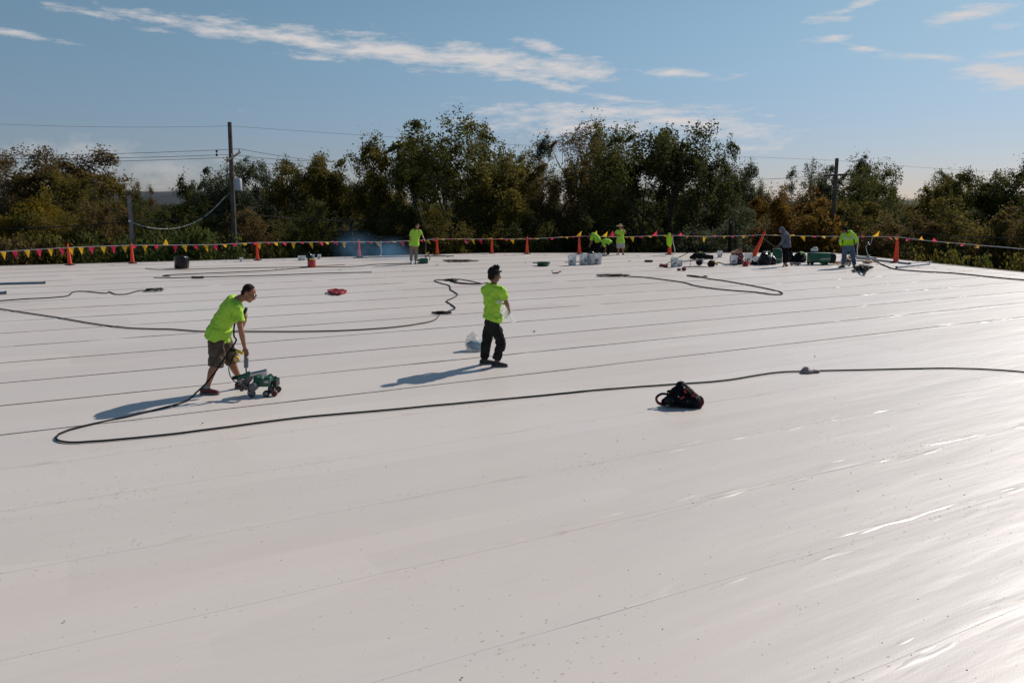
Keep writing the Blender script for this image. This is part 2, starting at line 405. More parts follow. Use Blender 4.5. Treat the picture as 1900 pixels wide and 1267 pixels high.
def mixc(f, a, b_):
    m = N(t_, 'ShaderNodeMix', data_type='RGBA')
    for i, v in ((0, f), (6, a), (7, b_)):
        if isinstance(v, (int, float)): m.inputs[i].default_value = v
        elif isinstance(v, tuple): m.inputs[i].default_value = v+(1,)
        else: t_.links.new(v, m.inputs[i])
    return m.outputs[2]
base = ramp(nz(aligned(.10, .35), 1.0, 4, .6), [(.3, (.61, .545, .495)), (.5, (.645, .585, .535)), (.7, (.635, .59, .55))])
# grime films along the sheets
gr = ramp(nz(aligned(.35, 2.2), 1.3, 6, .65), [(.52, 0.0), (.78, 1.0)])
base = mixc(mth(t_, 'MULTIPLY', gr, .32), base, (.55, .51, .47))
# each sheet length weathered a little differently
sepn = N(t_, 'ShaderNodeSeparateXYZ'); t_.links.new(rotn.outputs[0], sepn.inputs[0])
vc = N(t_, 'ShaderNodeTexVoronoi', feature='F1', distance='CHEBYCHEV'); t_.links.new(aligned(.16, .62), vc.inputs['Vector']); vc.inputs['Scale'].default_value = 1.0
pt = ramp(vc.outputs['Color'], [(.2, .955), (.8, 1.02)])
mm_ = N(t_, 'ShaderNodeMix', data_type='RGBA', blend_type='MULTIPLY'); mm_.inputs[0].default_value = 1; t_.links.new(base, mm_.inputs[6]); t_.links.new(pt, mm_.inputs[7]); base = mm_.outputs[2]
# small specks and dried drips, clustered
v1 = N(t_, 'ShaderNodeTexVoronoi', feature='F1'); t_.links.new(aligned(3.2, 8.0), v1.inputs['Vector']); v1.inputs['Scale'].default_value = 1.6; v1.inputs['Randomness'].default_value = 1
wv = N(t_, 'ShaderNodeTexVoronoi', feature='F1'); t_.links.new(mp((4, 4, 4)), wv.inputs['Vector']); wv.inputs['Scale'].default_value = 3.1
clus = ramp(nz(mp((.22, .22, .22)), 1.6, 5, .65), [(.42, 0.0), (.68, 1.0)])
uvn = N(t_, 'ShaderNodeSeparateXYZ'); t_.links.new(tc.outputs['UV'], uvn.inputs[0])
dse = mth(t_, 'MINIMUM', uvn.outputs[1], mth(t_, 'SUBTRACT', 1.0, uvn.outputs[1]))
near_seam = mth(t_, 'MULTIPLY_ADD', dse, -1/.13, 1.0, clamp=True)
clus = mth(t_, 'ADD', clus, mth(t_, 'MULTIPLY', near_seam, .28))
s1 = mth(t_, 'LESS_THAN', mth(t_, 'ADD', v1.outputs['Distance'], mth(t_, 'MULTIPLY', nz(mp((14, 14, 14)), 2, 3), .22)), mth(t_, 'MULTIPLY_ADD', clus, .13, .115))
s2 = mth(t_, 'LESS_THAN', mth(t_, 'ADD', wv.outputs['Distance'], mth(t_, 'MULTIPLY', nz(mp((30, 30, 30)), 2, 3), .15)), mth(t_, 'MULTIPLY_ADD', clus, .14, .10))
spots = mth(t_, 'MAXIMUM', s1, s2)
base = mixc(mth(t_, 'MULTIPLY', spots, .55), base, (.27, .225, .185))
# tan puddle stains beside the laps
st = ramp(nz(aligned(.9, 6.0), 1.1, 5, .6), [(.64, 0.0), (.68, 1.0)])
base = mixc(mth(t_, 'MULTIPLY', st, mth(t_, 'MULTIPLY_ADD', near_seam, .45, .10)), base, (.48, .40, .32))
t_.links.new(base, pb.inputs['Base Color'])
rr = mth(t_, 'ADD', mth(t_, 'MULTIPLY_ADD', nz(aligned(.3, 1.6), 1.0, 5, .6), .16, .42), mth(t_, 'MULTIPLY', spots, .30))
t_.links.new(mth(t_, 'ADD', rr, mth(t_, 'MULTIPLY', gr, .08)), pb.inputs['Roughness'])
pb.inputs['Specular IOR Level'].default_value = .55; pb.inputs['Specular Tint'].default_value = (.88, .94, 1, 1); pb.inputs['Coat Weight'].default_value = .18; pb.inputs['Coat Roughness'].default_value = .25; pb.inputs['Coat IOR'].default_value = 1.5
h1 = nz(aligned(.22, 1.5), 1.2, 3, .45); h2 = nz(aligned(.7, 5.0), 1.2, 3, .5); h3 = nz(mp((22, 22, 22)), 3, 2)
h4 = mth(t_, 'MAXIMUM', mth(t_, 'SUBTRACT', nz(aligned(1.1, 7.5), 1.0, 2, .5), .565), 0.0); h5 = mth(t_, 'MAXIMUM', mth(t_, 'SUBTRACT', nz(mp((.12, .12, .12)), 1.0, 2, .5), .46), 0.0)
h1 = mth(t_, 'ADD', h1, mth(t_, 'MULTIPLY', mth(t_, 'MULTIPLY', mth(t_, 'MULTIPLY', h4, h5), mth(t_, 'MULTIPLY_ADD', near_seam, .95, .05)), 34.0))
hh = mth(t_, 'ADD', mth(t_, 'MULTIPLY', h1, .030), mth(t_, 'ADD', mth(t_, 'MULTIPLY', h2, .006), mth(t_, 'MULTIPLY', h3, .0006)))
bp = N(t_, 'ShaderNodeBump'); bp.inputs['Strength'].default_value = 1.0; bp.inputs['Distance'].default_value = 1.0
t_.links.new(hh, bp.inputs['Height']); t_.links.new(bp.outputs[0], pb.inputs['Normal']); t_.links.new(bp.outputs[0], pb.inputs['Coat Normal'])
dirt = mat('lap_edge_gap', (.10,.085,.08), .9, var=.4)
b = MB(); f = b.bm.faces.new([b.bm.verts.new(p) for p in poly])
for t in seams:
    bmesh.ops.bisect_plane(b.bm, geom=b.bm.verts[:]+b.bm.edges[:]+b.bm.faces[:], plane_co=nS*t, plane_no=nS)
uv = b.bm.loops.layers.uv.new('UVMap'); SE = [seams[0]-3]+seams+[seams[-1]+3]
for f in b.bm.faces:
    tcn = f.calc_center_median().dot(nS); i0 = max(i for i, s_ in enumerate(SE) if s_ <= tcn or i == 0); lo, hi = SE[i0], SE[min(i0+1, len(SE)-1)]
    for lp in f.loops: lp[uv].uv = (lp.vert.co.dot(dS)/10, (lp.vert.co.dot(nS)-lo)/max(hi-lo, .1))
b.build('roof_membrane', rm, bld, smooth=False)
b = MB(); n = len(poly)                                                   # walls under the roof, and the metal edge
for i in range(n):
    a, c = poly[i], poly[(i+1) % n]
    b.bm.faces.new([b.bm.verts.new(q) for q in (a+Vector((0, 0, -.05)), c+Vector((0, 0, -.05)), c+Vector((0, 0, GZ)), a+Vector((0, 0, GZ)))])
b.build('wall', mat('ribbed_wall', (.35,.33,.30), .7), bld, smooth=False)
cen = Vector((0, 15, 0)); b = MB()
for i in range(n-2):
    a, c = poly[i], poly[i+1]; d = (c-a).normalized(); o_ = Vector((-d.y, d.x, 0))
    if o_.dot((a+c)/2-cen) < 0: o_ = -o_
    q = [a-o_*.06, a+o_*.03, c+o_*.03, c-o_*.06]
    vs = [[b.bm.verts.new(p+Vector((0, 0, z))) for p in q] for z in (-.14, .018)]
    for k in range(4): b.bm.faces.new((vs[0][k], vs[0][(k+1) % 4], vs[1][(k+1) % 4], vs[1][k]))
    b.bm.faces.new(vs[1])
b.build('edge_trim', rm, bld, smooth=False)
def inside(p):
    c = False
    for i in range(n):
        a, q = poly[i], poly[i-1]
        if (a.y > p.y) != (q.y > p.y) and p.x < (q.x-a.x)*(p.y-a.y)/(q.y-a.y)+a.x: c = not c
    return c
rnd = random.Random(5)
for si, t in enumerate(seams):
    y_here = t
    far_ = t > ts[5]
    u0, u1 = -60, 75
    us = [];  u = u0; step = .18 if t < ts[4] else .35
    while u < u1:
        p = dS*u+nS*t
        if p.y > 1.0 and inside(p) and inside(p+nS*.25) and abs(p.x) < p.y*.75+6: us.append(u)
        u += step
    if len(us) < 4: continue
    b = MB(); prev = None
    gapw = .017 if t >= ts[5] else 0.0
    zf = 1.0 if t >= ts[5] else .24
    for u in us:
        sd = si*17.3
        wob = .012*noise.noise(Vector((u*.9, sd, 0)))+.02*noise.noise(Vector((u*.12, sd, 4)))
        puck = max(0, noise.noise(Vector((u*.95, sd, 9)))-.10)*(.085 if t < ts[4] else .03)
        puck2 = max(0, noise.noise(Vector((u*1.1, sd, 19)))-.12)*.06
        g = gapw*max(0.0, min(1.3, .85+1.5*noise.noise(Vector((u*.35, sd, 2)))))
        c0 = nS*(t+wob)+dS*u
        prof = [(-.004-g-.10-puck2*2, -.002), (-.004-g-.05, .0022+puck2*.6), (-.004-g, .003), (-.001, .003), (0, .009+puck*.25), (.035, .010+puck), (.09, .007+puck*.6), (.17+puck*2, -.002)]
        ring = [b.bm.verts.new(c0+nS*a+Vector((0, 0, z*zf if z > 0 else z))) for a, z in prof]
        if prev:
            for k in range(7):
                fc = b.bm.faces.new((prev[k], ring[k], ring[k+1], prev[k+1])); fc.material_index = 1 if (k in (2, 3) and g > .002) else 0
        prev = ring
    b.build('lap_seam', [rm, dirt], bld)

# ------------------------------------------------------------------ trees
def tube_np(V, Fc, pts, rad, seg):
    base = len(V); up = Vector((0.3, .2, 1)).normalized(); n = len(pts)
    for i, p in enumerate(pts):
        t = (pts[min(i+1, n-1)]-pts[max(i-1, 0)]).normalized(); x = t.cross(up)
        if x.length < .05: x = t.orthogonal()
        x.normalize(); y = t.cross(x)
        for k in range(seg):
            a = 2*math.pi*k/seg; V.append(p+(x*math.cos(a)+y*math.sin(a))*rad[i])
    for i in range(n-1):
        for k in range(seg):
            Fc.append((base+i*seg+k, base+i*seg+(k+1) % seg, base+(i+1)*seg+(k+1) % seg, base+(i+1)*seg+k))
def leaves_mesh(name, cents, size, seed, droop=.25):
    rg = np.random.default_rng(seed); n = len(cents)
    d = rg.normal(size=(n, 3)); d[:, 2] -= droop; d /= np.linalg.norm(d, axis=1)[:, None]
    e = rg.normal(size=(n, 3)); e -= d*(e*d).sum(1)[:, None]; e /= np.linalg.norm(e, axis=1)[:, None]
    s = size*rg.uniform(.6, 1.35, (n, 1)); w = s*rg.uniform(.22, .4, (n, 1))
    v = np.empty((n, 4, 3)); v[:, 0] = cents; v[:, 1] = cents+d*s*.5+e*w; v[:, 2] = cents+d*s; v[:, 3] = cents+d*s*.5-e*w
    me = bpy.data.meshes.new(name); me.vertices.add(n*4); me.loops.add(n*4); me.polygons.add(n)
    me.vertices.foreach_set('co', v.reshape(-1).astype(np.float32))
    me.loops.foreach_set('vertex_index', np.arange(n*4, dtype=np.int32))
    me.polygons.foreach_set('loop_start', np.arange(0, n*4, 4, dtype=np.int32))
    me.update(calc_edges=True); return me
def gen_tree(seed, nleaf, spread=.75, clump=.42, low=.3, stems=1, H=14.0, half=4.2, levels=4, leaf=.17, droop=.0, gap=.0):
    rd = random.Random(seed); V = []; Fc = []; tips = []
    def grow(p, d, ln, r, lv):
        pts = [p.copy()]; rad = [r]; ns = 4; q = p.copy(); dd = d.copy()
        for i in range(ns):
            j = Vector((rd.gauss(0, 1), rd.gauss(0, 1), rd.gauss(0, .6)))*(.10+.05*lv)
            dd = (dd+j+Vector((0, 0, .03-droop*lv*.06))).normalized(); q = q+dd*ln/ns
            pts.append(q.copy()); rad.append(r*(1-.42*(i+1)/ns))
            if lv >= levels-1: tips.append((q.copy(), lv))
        tube_np(V, Fc, pts, rad, 7 if lv < 2 else (5 if lv < 3 else 3))
        if lv >= levels: return
        nb = (rd.choice((3, 4)) if lv < 2 else rd.choice((3, 4, 4)))
        ph = rd.uniform(0, 6.28)
        for k in range(nb):
            at = rd.uniform(.35, 1.0) if k else 1.0
            if lv == 0: at = max(at, low+.25)
            idx = min(ns, int(at*ns+.5)); o = pts[idx]; a = ph+k*2.4
            x = dd.orthogonal().normalized(); y = dd.cross(x)
            an = rd.uniform(.45, 1.0)*spread if k else rd.uniform(.1, .35)+(.25 if lv < 2 else 0)
            if lv == 0: an = rd.uniform(.45, .8)
            nd = (dd*math.cos(an)+(x*math.cos(a)+y*math.sin(a))*math.sin(an)).normalized()
            grow(o, nd, ln*rd.uniform(.62, .86), rad[idx]*(.78 if k == 0 else .62), lv+1)
    for s in range(stems):
        a = s*2.3+seed; d = Vector((math.cos(a)*.22*(stems > 1), math.sin(a)*.22*(stems > 1), 1)).normalized()
        grow(Vector((math.cos(a)*.25*(stems > 1), math.sin(a)*.25*(stems > 1), 0)), d, 4.0, .24, 0)
    Va = np.array([tuple(v) for v in V]); T = np.array([tuple(t[0]) for t in tips])
    rg = np.random.default_rng(seed)
    if gap: T = T[rg.random(len(T)) > gap]
    wt_ = rg.random(len(T))**1.5+.12; idx = rg.choice(len(T), nleaf, p=wt_/wt_.sum())
    C = T[idx]+rg.normal(size=(nleaf, 3))*np.array([clump, clump, clump*.7])
    z1 = np.percentile(C[:, 2], 99.7); cx, cy = np.median(C[:, 0]), np.median(C[:, 1])
    hw = np.percentile(np.hypot(C[:, 0]-cx, C[:, 1]-cy), 96); kz = H/z1; kx = half/hw
    S = np.array([kx, kx, kz]); Va = Va*S; C = C*S
    def env(Q):
        q = Q.copy(); dx, dy, dz = (q[:, 0]-cx*kx)/half, (q[:, 1]-cy*kx)/half, (q[:, 2]-H*.60)/(H*.40)
        an = np.arctan2(dy, dx); lump = 1+.20*np.sin(3*an+seed+dz*3)+.15*np.sin(5*an-seed*2+dz*6)+.10*np.sin(dz*9+seed)
        r = np.sqrt(dx*dx+dy*dy+np.where(dz > 0, dz*dz, .6*dz*dz))/lump
        f = np.where(r > .85, (.85+(r-.85)*.17)/np.maximum(r, 1e-3), 1.0)
        f = np.where(q[:, 2] < H*.28, np.minimum(1, f+.3), f)
        q[:, 0] = cx*kx+(q[:, 0]-cx*kx)*f; q[:, 1] = cy*kx+(q[:, 1]-cy*kx)*f; q[:, 2] = np.where(dz > 0, H*.60+(q[:, 2]-H*.60)*f, q[:, 2]); return q
    Va = env(Va); C = env(C); s_ = H/np.percentile(C[:, 2], 99.8); Va[:, 2] *= s_; C[:, 2] *= s_
    me = bpy.data.meshes.new('trunk'); me.from_pydata([tuple(v) for v in Va], [], Fc); me.update(); me.shade_smooth()
    return me, leaves_mesh('crown', C, leaf, seed, .25+droop)
TREES = [gen_tree(11, 21750, clump=.25, spread=1.0, leaf=0.168, gap=.3), gen_tree(23, 21750, spread=1.1, clump=.26, leaf=0.168, gap=.35), gen_tree(37, 17400, clump=.23, gap=.55, spread=.95, leaf=0.160),
         gen_tree(48, 24650, clump=.32, low=.1, spread=1.0, leaf=0.176, gap=.2), gen_tree(52, 7975, clump=.24, gap=.4, spread=.9, leaf=0.134), gen_tree(66, 21750, clump=.27, droop=.8, spread=1.0, leaf=0.151, gap=.3),
         gen_tree(71, 19575, stems=2, clump=.26, low=.15, spread=.95, leaf=0.168, gap=.4)]
BUSH = [gen_tree(101, 5200, stems=4, levels=3, H=3, half=1.6, clump=.5, leaf=.13, low=0), gen_tree(113, 5200, stems=5, levels=3, H=3, half=1.8, clump=.6, leaf=.15, low=0, spread=1.0),
        gen_tree(127, 3000, stems=5, levels=3, H=3, half=1.4, clump=.35, leaf=.16, low=0)]
for tm, cm in TREES+BUSH:
    tm.materials.append(M['bark']); cm.materials.append(L['green'])
trnd = random.Random(77)
def plant(kind, var, px, topy, Y, wpx, leafk, label, cat, group, bark='bark', baseH=14.0, half=4.2):
    top = J(px, topy, Y); x = top.x; hgt = top.z-GZ
    o = empty(kind, (x, Y, GZ), label, cat, group, trnd.uniform(0, 6.28))
    k = (1.5 if topy < 265 else 1.34)*(wpx/F*Y/2)/half; o.scale = (k, k, hgt/baseH)
    tm, cm = (TREES if kind != 'shrub' else BUSH)[var]
    for nm, me, m in (('trunk', tm, M[bark]), ('crown', cm, L[leafk])):
        c = bpy.data.objects.new(nm, me); COL.objects.link(c); c.parent = o
        c.material_slots[0].link = 'OBJECT'; c.material_slots[0].material = m
    return o
FT = [ # var, px, topy, Y, width px, leaf, label
 (4, -15, 266, 60, 170, 'brown', 'thin half bare brownish tree at the left edge of the photo'),
 (1, 92, 274, 62, 190, 'brown', 'bronze green tree behind the leftmost pennants, highest of the left trees'),
 (3, 45, 352, 54, 150, 'yellow', 'yellow leaved tree low at the far left'),
 (5, 185, 322, 60, 170, 'olive', 'soft willowy olive tree left of the short grey pole'),
 (2, 268, 336, 76, 70, 'brown', 'small thin brown tree seen far off above the short grey pole'),
 (0, 218, 332, 70, 90, 'dark', 'small dark tree just left of the short grey pole'),
 (0, 318, 330, 66, 120, 'dark', 'dark tree with layered boughs above the sagging white cable'),
 (2, 372, 327, 66, 110, 'dark', 'dark tree with layered boughs just left of the tall utility pole'),
 (2, 445, 304, 62, 130, 'grey', 'wispy grey green tree behind the transformer on the tall pole'),
 (5, 505, 292, 62, 150, 'grey', 'wispy grey green tree right of the tall utility pole'),
 (1, 580, 288, 60, 140, 'olive', 'olive tree between the tall pole and the smoke'),
 (0, 655, 250, 60, 150, 'olive', 'broad olive gold tree rising above the smoke'),
 (3, 712, 258, 62, 110, 'olive', 'rounded olive tree just right of the broad olive gold one'),
 (1, 778, 260, 60, 110, 'green', 'green tree behind the man standing in the smoke'),
 (2, 838, 220, 57, 190, 'green', 'tall open green tree with a visible forked trunk left of centre'),
 (6, 905, 228, 60, 120, 'olive', 'tall green gold tree right of the forked trunk tree'),
 (3, 940, 288, 54, 170, 'olive', 'lower rounded olive tree behind the boy'),
 (0, 990, 248, 74, 110, 'grey', 'distant grey tree showing over the trees in the middle'),
 (5, 1020, 300, 56, 150, 'brown', 'bronze tree left of the bare topped tree'),
 (4, 1082, 220, 60, 150, 'brown', 'sparse nearly bare tree against the low cloud'),
 (0, 1150, 226, 62, 120, 'dark', 'tall dark tree with brownish top behind the straw hat man'),
 (2, 1205, 226, 54, 190, 'green', 'large dark green tree with a long leaning trunk right of centre'),
 (1, 1275, 230, 56, 170, 'dark', 'largest dark green tree above the cone with the vest'),
 (6, 1322, 262, 58, 110, 'dark', 'dark green tree on the right shoulder of the tallest clump'),
 (1, 1352, 302, 62, 90, 'grey', 'lower grey green tree beside the tallest clump'),
 (0, 1412, 310, 74, 80, 'grey', 'small round distant tree standing alone against the sky'),
 (3, 1418, 350, 58, 110, 'orange', 'bright orange tree above the tilted cone'),
 (2, 1498, 298, 66, 110, 'grey', 'small open grey green tree left of the cross armed pole'),
 (3, 1495, 348, 54, 170, 'orange', 'rusty orange brown tree behind the green cases'),
 (0, 1568, 288, 68, 110, 'grey', 'tree rising right beside the top of the cross armed pole'),
 (4, 1610, 298, 68, 100, 'grey', 'thin bare twigged tree right of the cross armed pole'),
 (2, 1668, 298, 58, 150, 'green', 'open green tree with a forked trunk above the right cone'),
 (3, 1730, 325, 60, 110, 'olive', 'olive tree right of the forked green tree'),
 (5, 1790, 318, 62, 120, 'dark', 'dark tree third from the right edge of the photo'),
 (1, 1850, 316, 60, 120, 'green', 'green tree second from the right edge of the photo'),
 (0, 1905, 304, 58, 130, 'dark', 'tall dark tree at the right edge of the photo'),
 (6, 560, 372, 52, 150, 'green', 'low green tree in front, left of the smoke'),
 (5, 440, 388, 52, 150, 'brown', 'low bronze tree right behind the tall utility pole'),
 (3, 730, 372, 52, 140, 'dark', 'low dark tree behind the neon shirt man in khaki trousers'),
 (6, 840, 388, 50, 140, 'olive', 'low olive tree under the forked trunk tree'),
 (3, 1120, 385, 50, 150, 'dark', 'low dark tree behind the two bending workers'),
 (6, 1340, 385, 50, 150, 'grey', 'low grey green tree behind the hand truck'),
 (5, 1590, 372, 52, 150, 'olive', 'low olive tree behind the man in jeans'),
 (3, 1690, 395, 48, 150, 'brown', 'low bronze tree behind the right cone'),
 (6, 1800, 365, 48, 170, 'olive', 'low olive tree above the right edge of the roof'),
 (5, 1890, 380, 46, 150, 'brown', 'low bronze tree at the right edge of the photo'),
 (1, 120, 395, 50, 150, 'olive', 'low olive tree behind the leftmost cone'),
 (2, 300, 378, 54, 150, 'dark', 'low dark tree under the sagging white cable'),
 (5, 215, 372, 50, 130, 'brown', 'low bronze tree behind the short grey pole'),
 (0, 1000, 395, 50, 150, 'dark', 'low dark tree right of the boy'),
 (3, 1235, 400, 60, 160, 'green', 'low green tree behind the long leaning trunk'),
]
for v, px, ty, Y, w, lf, lb in FT:
    plant('tree', v, px, ty, Y, w, lf, lb, 'tree', 'trees of the wood beyond the roof', 'barkl' if v == 4 else 'bark')
k = 0
for px in range(-120, 2100, 68):                                          # the dark mass of wood behind
    base = np.interp(px, [-120, 150, 280, 450, 600, 900, 1300, 1420, 1600, 2050], [340, 355, 378, 352, 335, 335, 335, 365, 352, 352])
    plant('tree', (3, 0, 6, 1)[k % 4], px+trnd.uniform(-15, 15), base+trnd.uniform(-4, 18), 80+trnd.uniform(-5, 8), 150, ('dark', 'green', 'olive', 'dark')[k % 4],
          'tree in the dark back rank, its crown merging with its neighbours', 'tree', 'back rank of the wood'); k += 1
for px in range(-60, 2000, 75):
    plant('tree', (3, 1, 6)[k % 3], px+trnd.uniform(-15, 15), 392+trnd.uniform(-12, 14), 62+trnd.uniform(-4, 6), 150, ('dark', 'brown', 'dark', 'green')[k % 4],
          'short understorey tree in the deep shade between the taller trunks', 'tree', 'understorey of the wood'); k += 1
SH = [ # var, px, topy, Y, width, leaf
 (1, 300, 432, 44, 110, 'bright', 'leafy bright green shrub right of the second cone'),
 (0, 352, 422, 44, 120, 'bright', 'tallest bright green shrub, left of the tall pole'),
 (1, 395, 436, 45, 90, 'bright', 'bright green shrub touching the foot of the tall pole'),
 (2, 545, 455, 48, 60, 'bright', 'small weedy shrub right of the third cone'),
 (2, 500, 452, 48, 60, 'olive', 'thin stalky shrub behind the third cone'),
 (0, 90, 436, 46, 120, 'olive', 'olive shrub just left of the leftmost cone'),
 (1, 180, 432, 46, 110, 'green', 'green shrub between the two leftmost cones'),
 (2, 10, 440, 44, 110, 'brown', 'brown shrub at the left edge of the photo'),
 (0, 235, 438, 46, 90, 'bright', 'green shrub at the foot of the short grey pole'),
 (1, 960, 425, 56, 110, 'olive', 'olive shrub between the middle cones'),
 (0, 1310, 428, 54, 100, 'grey', 'grey green shrub above the hand truck'),
 (1, 1550, 400, 52, 120, 'orange', 'rusty orange shrub behind the man in jeans'),
 (0, 1620, 430, 50, 110, 'brown', 'brown shrub right of the man in jeans'),
 (2, 1745, 462, 42, 90, 'olive', 'pale olive shrub at the roof edge right of the right cone'),
 (2, 1800, 470, 42, 90, 'bright', 'pale green weedy shrub along the right roof edge'),
 (1, 1870, 472, 40, 110, 'olive', 'pale olive shrub at the lower right end of the wood'),
 (0, 1820, 440, 46, 120, 'brown', 'brown shrub behind the weeds on the right'),
]
for v, px, ty, Y, w, lf, lb in SH:
    plant('shrub', v, px, ty, Y, w, lf, lb, 'shrub', 'shrubs at the edge of the wood', 'barkl', 3.0, 1.6)
for i, px in enumerate(range(-60, 2000, 62)):
    Yb = np.interp(px, [0, 900, 1540, 1900], [46, 54, 52, 44])
    plant('shrub', i % 2, px+trnd.uniform(-15, 15), 446+trnd.uniform(-14, 10)+(10 if px < 300 else 0)+(14 if px > 1700 else 0), Yb+trnd.uniform(-1, 5), 105, ('dark', 'green', 'brown', 'dark', 'olive')[i % 5],
          'dim shrub in the continuous undergrowth below the trees', 'shrub', 'undergrowth below the trees', 'bark', 3.0, 1.6)
# ------------------------------------------------------------------ poles and wires
def wire(name, pts, r, m, label, sag=0.0):
    P = []
    for a, c in zip(pts, pts[1:]):
        a, c = Vector(a), Vector(c)
        for k in range(14):
            u = k/14; P.append(a.lerp(c, u)+Vector((0, 0, -sag*4*u*(1-u))))
    P.append(Vector(pts[-1])); b = MB(); b.tube(P, r, 5); o = b.build(name, m, None, off=P[0]); o.location = P[0]
    return tag(o, label, 'cable')
Yp = 48.0
pt = J(426, 227, Yp); pbx = J(434, 480, Yp).x
pole = empty('utility_pole', (pbx, Yp, GZ), 'tall dark wooden utility pole with crossarm and transformer', 'pole')
off = Vector((pbx, Yp, GZ)); b = MB(); b.cyl((pbx, Yp, GZ), pt, .17, .115, 14); b.build('pole_shaft', M['wood'], pole, off=off)
arm_a = J(421, 299, Yp-.6); arm_b = J(445, 283, Yp+.6)
b = MB(); c = (arm_a+arm_b)/2; b.cyl(arm_a, arm_b, .07, .07, 6); b.build('crossarm', M['wood'], pole, off=off)
for q in (.04, .35, .96):
    p = arm_a.lerp(arm_b, q); b = MB(); b.lathe([(.02, 0), (.05, .04), (.03, .08), (.05, .12), (.02, .18)], p+Vector((0, 0, .06)), seg=10); b.build('insulator', M['ceram'], pole, off=off)
b = MB(); p = J(442.5, 343, Yp-.35); b.lathe([(.17, -.34), (.2, -.32), (.2, .3), (.16, .35), (.04, .37)], p, seg=20); tr = b.build('transformer', M['tgrey'], pole, off=off)
b = MB()
for dz in (-.2, .2): b.box(p+Vector((-.18, .15, dz)), (.2, .1, .05))
b.build('mounting_bracket', M['dgrey'], pole, off=off)
b = MB(); b.tube(spline([J(434, 300, Yp), J(436, 315, Yp-.3), J(441, 330, Yp-.35)]), .012, 5); b.tube(spline([J(438, 356, Yp-.2), J(446, 357, Yp-.3), J(450, 357, Yp-.3)]), .02, 5)
b.build('drop_wire', M['wire'], pole, off=off)
Yq = 44.0
q0 = J(249, 480, Yq); q1 = J(239, 363, Yq)
p2 = empty('utility_pole', (q0.x, Yq, GZ), 'short leaning pale grey wooden pole without crossarm', 'pole')
b = MB(); b.cyl((q0.x, Yq, GZ), q1, .13, .10, 12); b.build('pole_shaft', M['woodl'], p2, off=(q0.x, Yq, GZ))
b = MB(); b.box(J(241, 410, Yq-.1), (.14, .06, .1)); b.build('cable_clamp', M['steel'], p2, off=(q0.x, Yq, GZ))
Yr = 53.0
q0 = J(1546, 420, Yr); q1 = J(1553, 294, Yr)
p3 = empty('utility_pole', (q0.x, Yr, GZ), 'grey wooden pole with a single long crossarm above the orange trees', 'pole')
b = MB(); b.cyl((q0.x, Yr, GZ), q1, .145, .115, 12); b.build('pole_shaft', M['wood'], p3, off=(q0.x, Yr, GZ))
b = MB(); b.cyl(J(1531, 326, Yr-.2), J(1573, 324, Yr-.2), .07, .07, 6); b.build('crossarm', M['wood'], p3, off=(q0.x, Yr, GZ))
b = MB()
for xx in (1534, 1571): b.lathe([(.03, 0), (.05, .05), (.03, .12)], J(xx, 324, Yr-.2)+Vector((0, 0, .06)), seg=8)
b.build('insulator', M['ceram'], p3, off=(q0.x, Yr, GZ))
q0 = J(1355, 470, 47.0); p4 = empty('utility_pole', (q0.x, 47, GZ), 'short black wooden post in the shade behind the hand truck', 'pole')
b = MB(); b.cyl((q0.x, 47, GZ), J(1356, 406, 47), .12, .11, 10); b.build('pole_shaft', M['woodd'], p4, off=(q0.x, 47, GZ))
b = MB(); b.box(J(1356, 412, 46.85), (.1, .06, .2)); b.build('cable_clamp', M['dgrey'], p4, off=(q0.x, 47, GZ))

wire('power_line', [J(-80, 227, 44), J(425, 234, Yp), J(1552, 298, Yr), J(2000, 324, 58)], .007, M['wire'], 'topmost thin line crossing the sky above both large poles', .15)
wire('power_line', [J(-80, 289, 43), arm_b+Vector((0, 0, .2)), J(640, 303, 52)], .013, M['wire'], 'upper of the three lines on the tall pole crossarm', .1)
wire('power_line', [J(-80, 294, 43), J(428, 287, Yp), J(620, 300, 52)], .013, M['wire'], 'middle of the three lines on the tall pole crossarm', .1)
wire('power_line', [J(-80, 301, 43), arm_a+Vector((0, 0, .2)), J(600, 312, 52)], .013, M['wire'], 'lowest of the three lines on the tall pole crossarm', .1)
b = MB()
for dy in (281, 288): b.lathe([(.03, -.07), (.07, -.03), (.04, 0), (.07, .04), (.03, .08)], J(402, dy, Yp-.5), seg=10)
b.tube([J(402, 281, Yp-.5), J(402, 288, Yp-.5)], .012, 5); o = b.build('line_spacer', M['ceram']); tag(o, 'pair of dark insulators clipped to the lines beside the tall pole', 'insulator')
wire('telephone_cable', [J(-80, 424, 44), J(240, 411, Yq), J(434, 394, Yp), J(700, 410, 52)], .025, M['wire'], 'thick black cable running low between the short pole and tall pole', .15)
P = spline([J(245, 413, Yq), J(270, 421, 44.6), J(298, 425, 45.2), J(330, 423, 46), J(365, 411, 46.8), J(393, 391, 47.4), J(420, 363, 48)], 8)
b = MB(); b.tube(P, [.028+.01*math.sin(i*2.1) for i in range(len(P))], 6); tag(b.build('guy_cable', M['wirel']), 'sagging pale cable strung between the short pole and tall pole', 'cable')
P = spline([J(1552, 400, Yr), J(1600, 412, 50), J(1700, 430, 46), J(1800, 440, 43), J(1960, 440, 38)], 8)
b = MB(); b.tube(P, .012, 5); tag(b.build('guy_cable', M['wireg']), 'grey cable curving down to the right from the crossarmed pole', 'cable')
wire('power_line', [J(1531, 325, Yr-.2), J(1330, 334, 56)], .014, M['wire'], 'line leaving the crossarmed pole to the left', .1)
wire('telephone_cable', [J(1355, 424, 47), J(1200, 436, 47)], .008, M['wireg'], 'faint cable leaving the short black post to the left', .1)

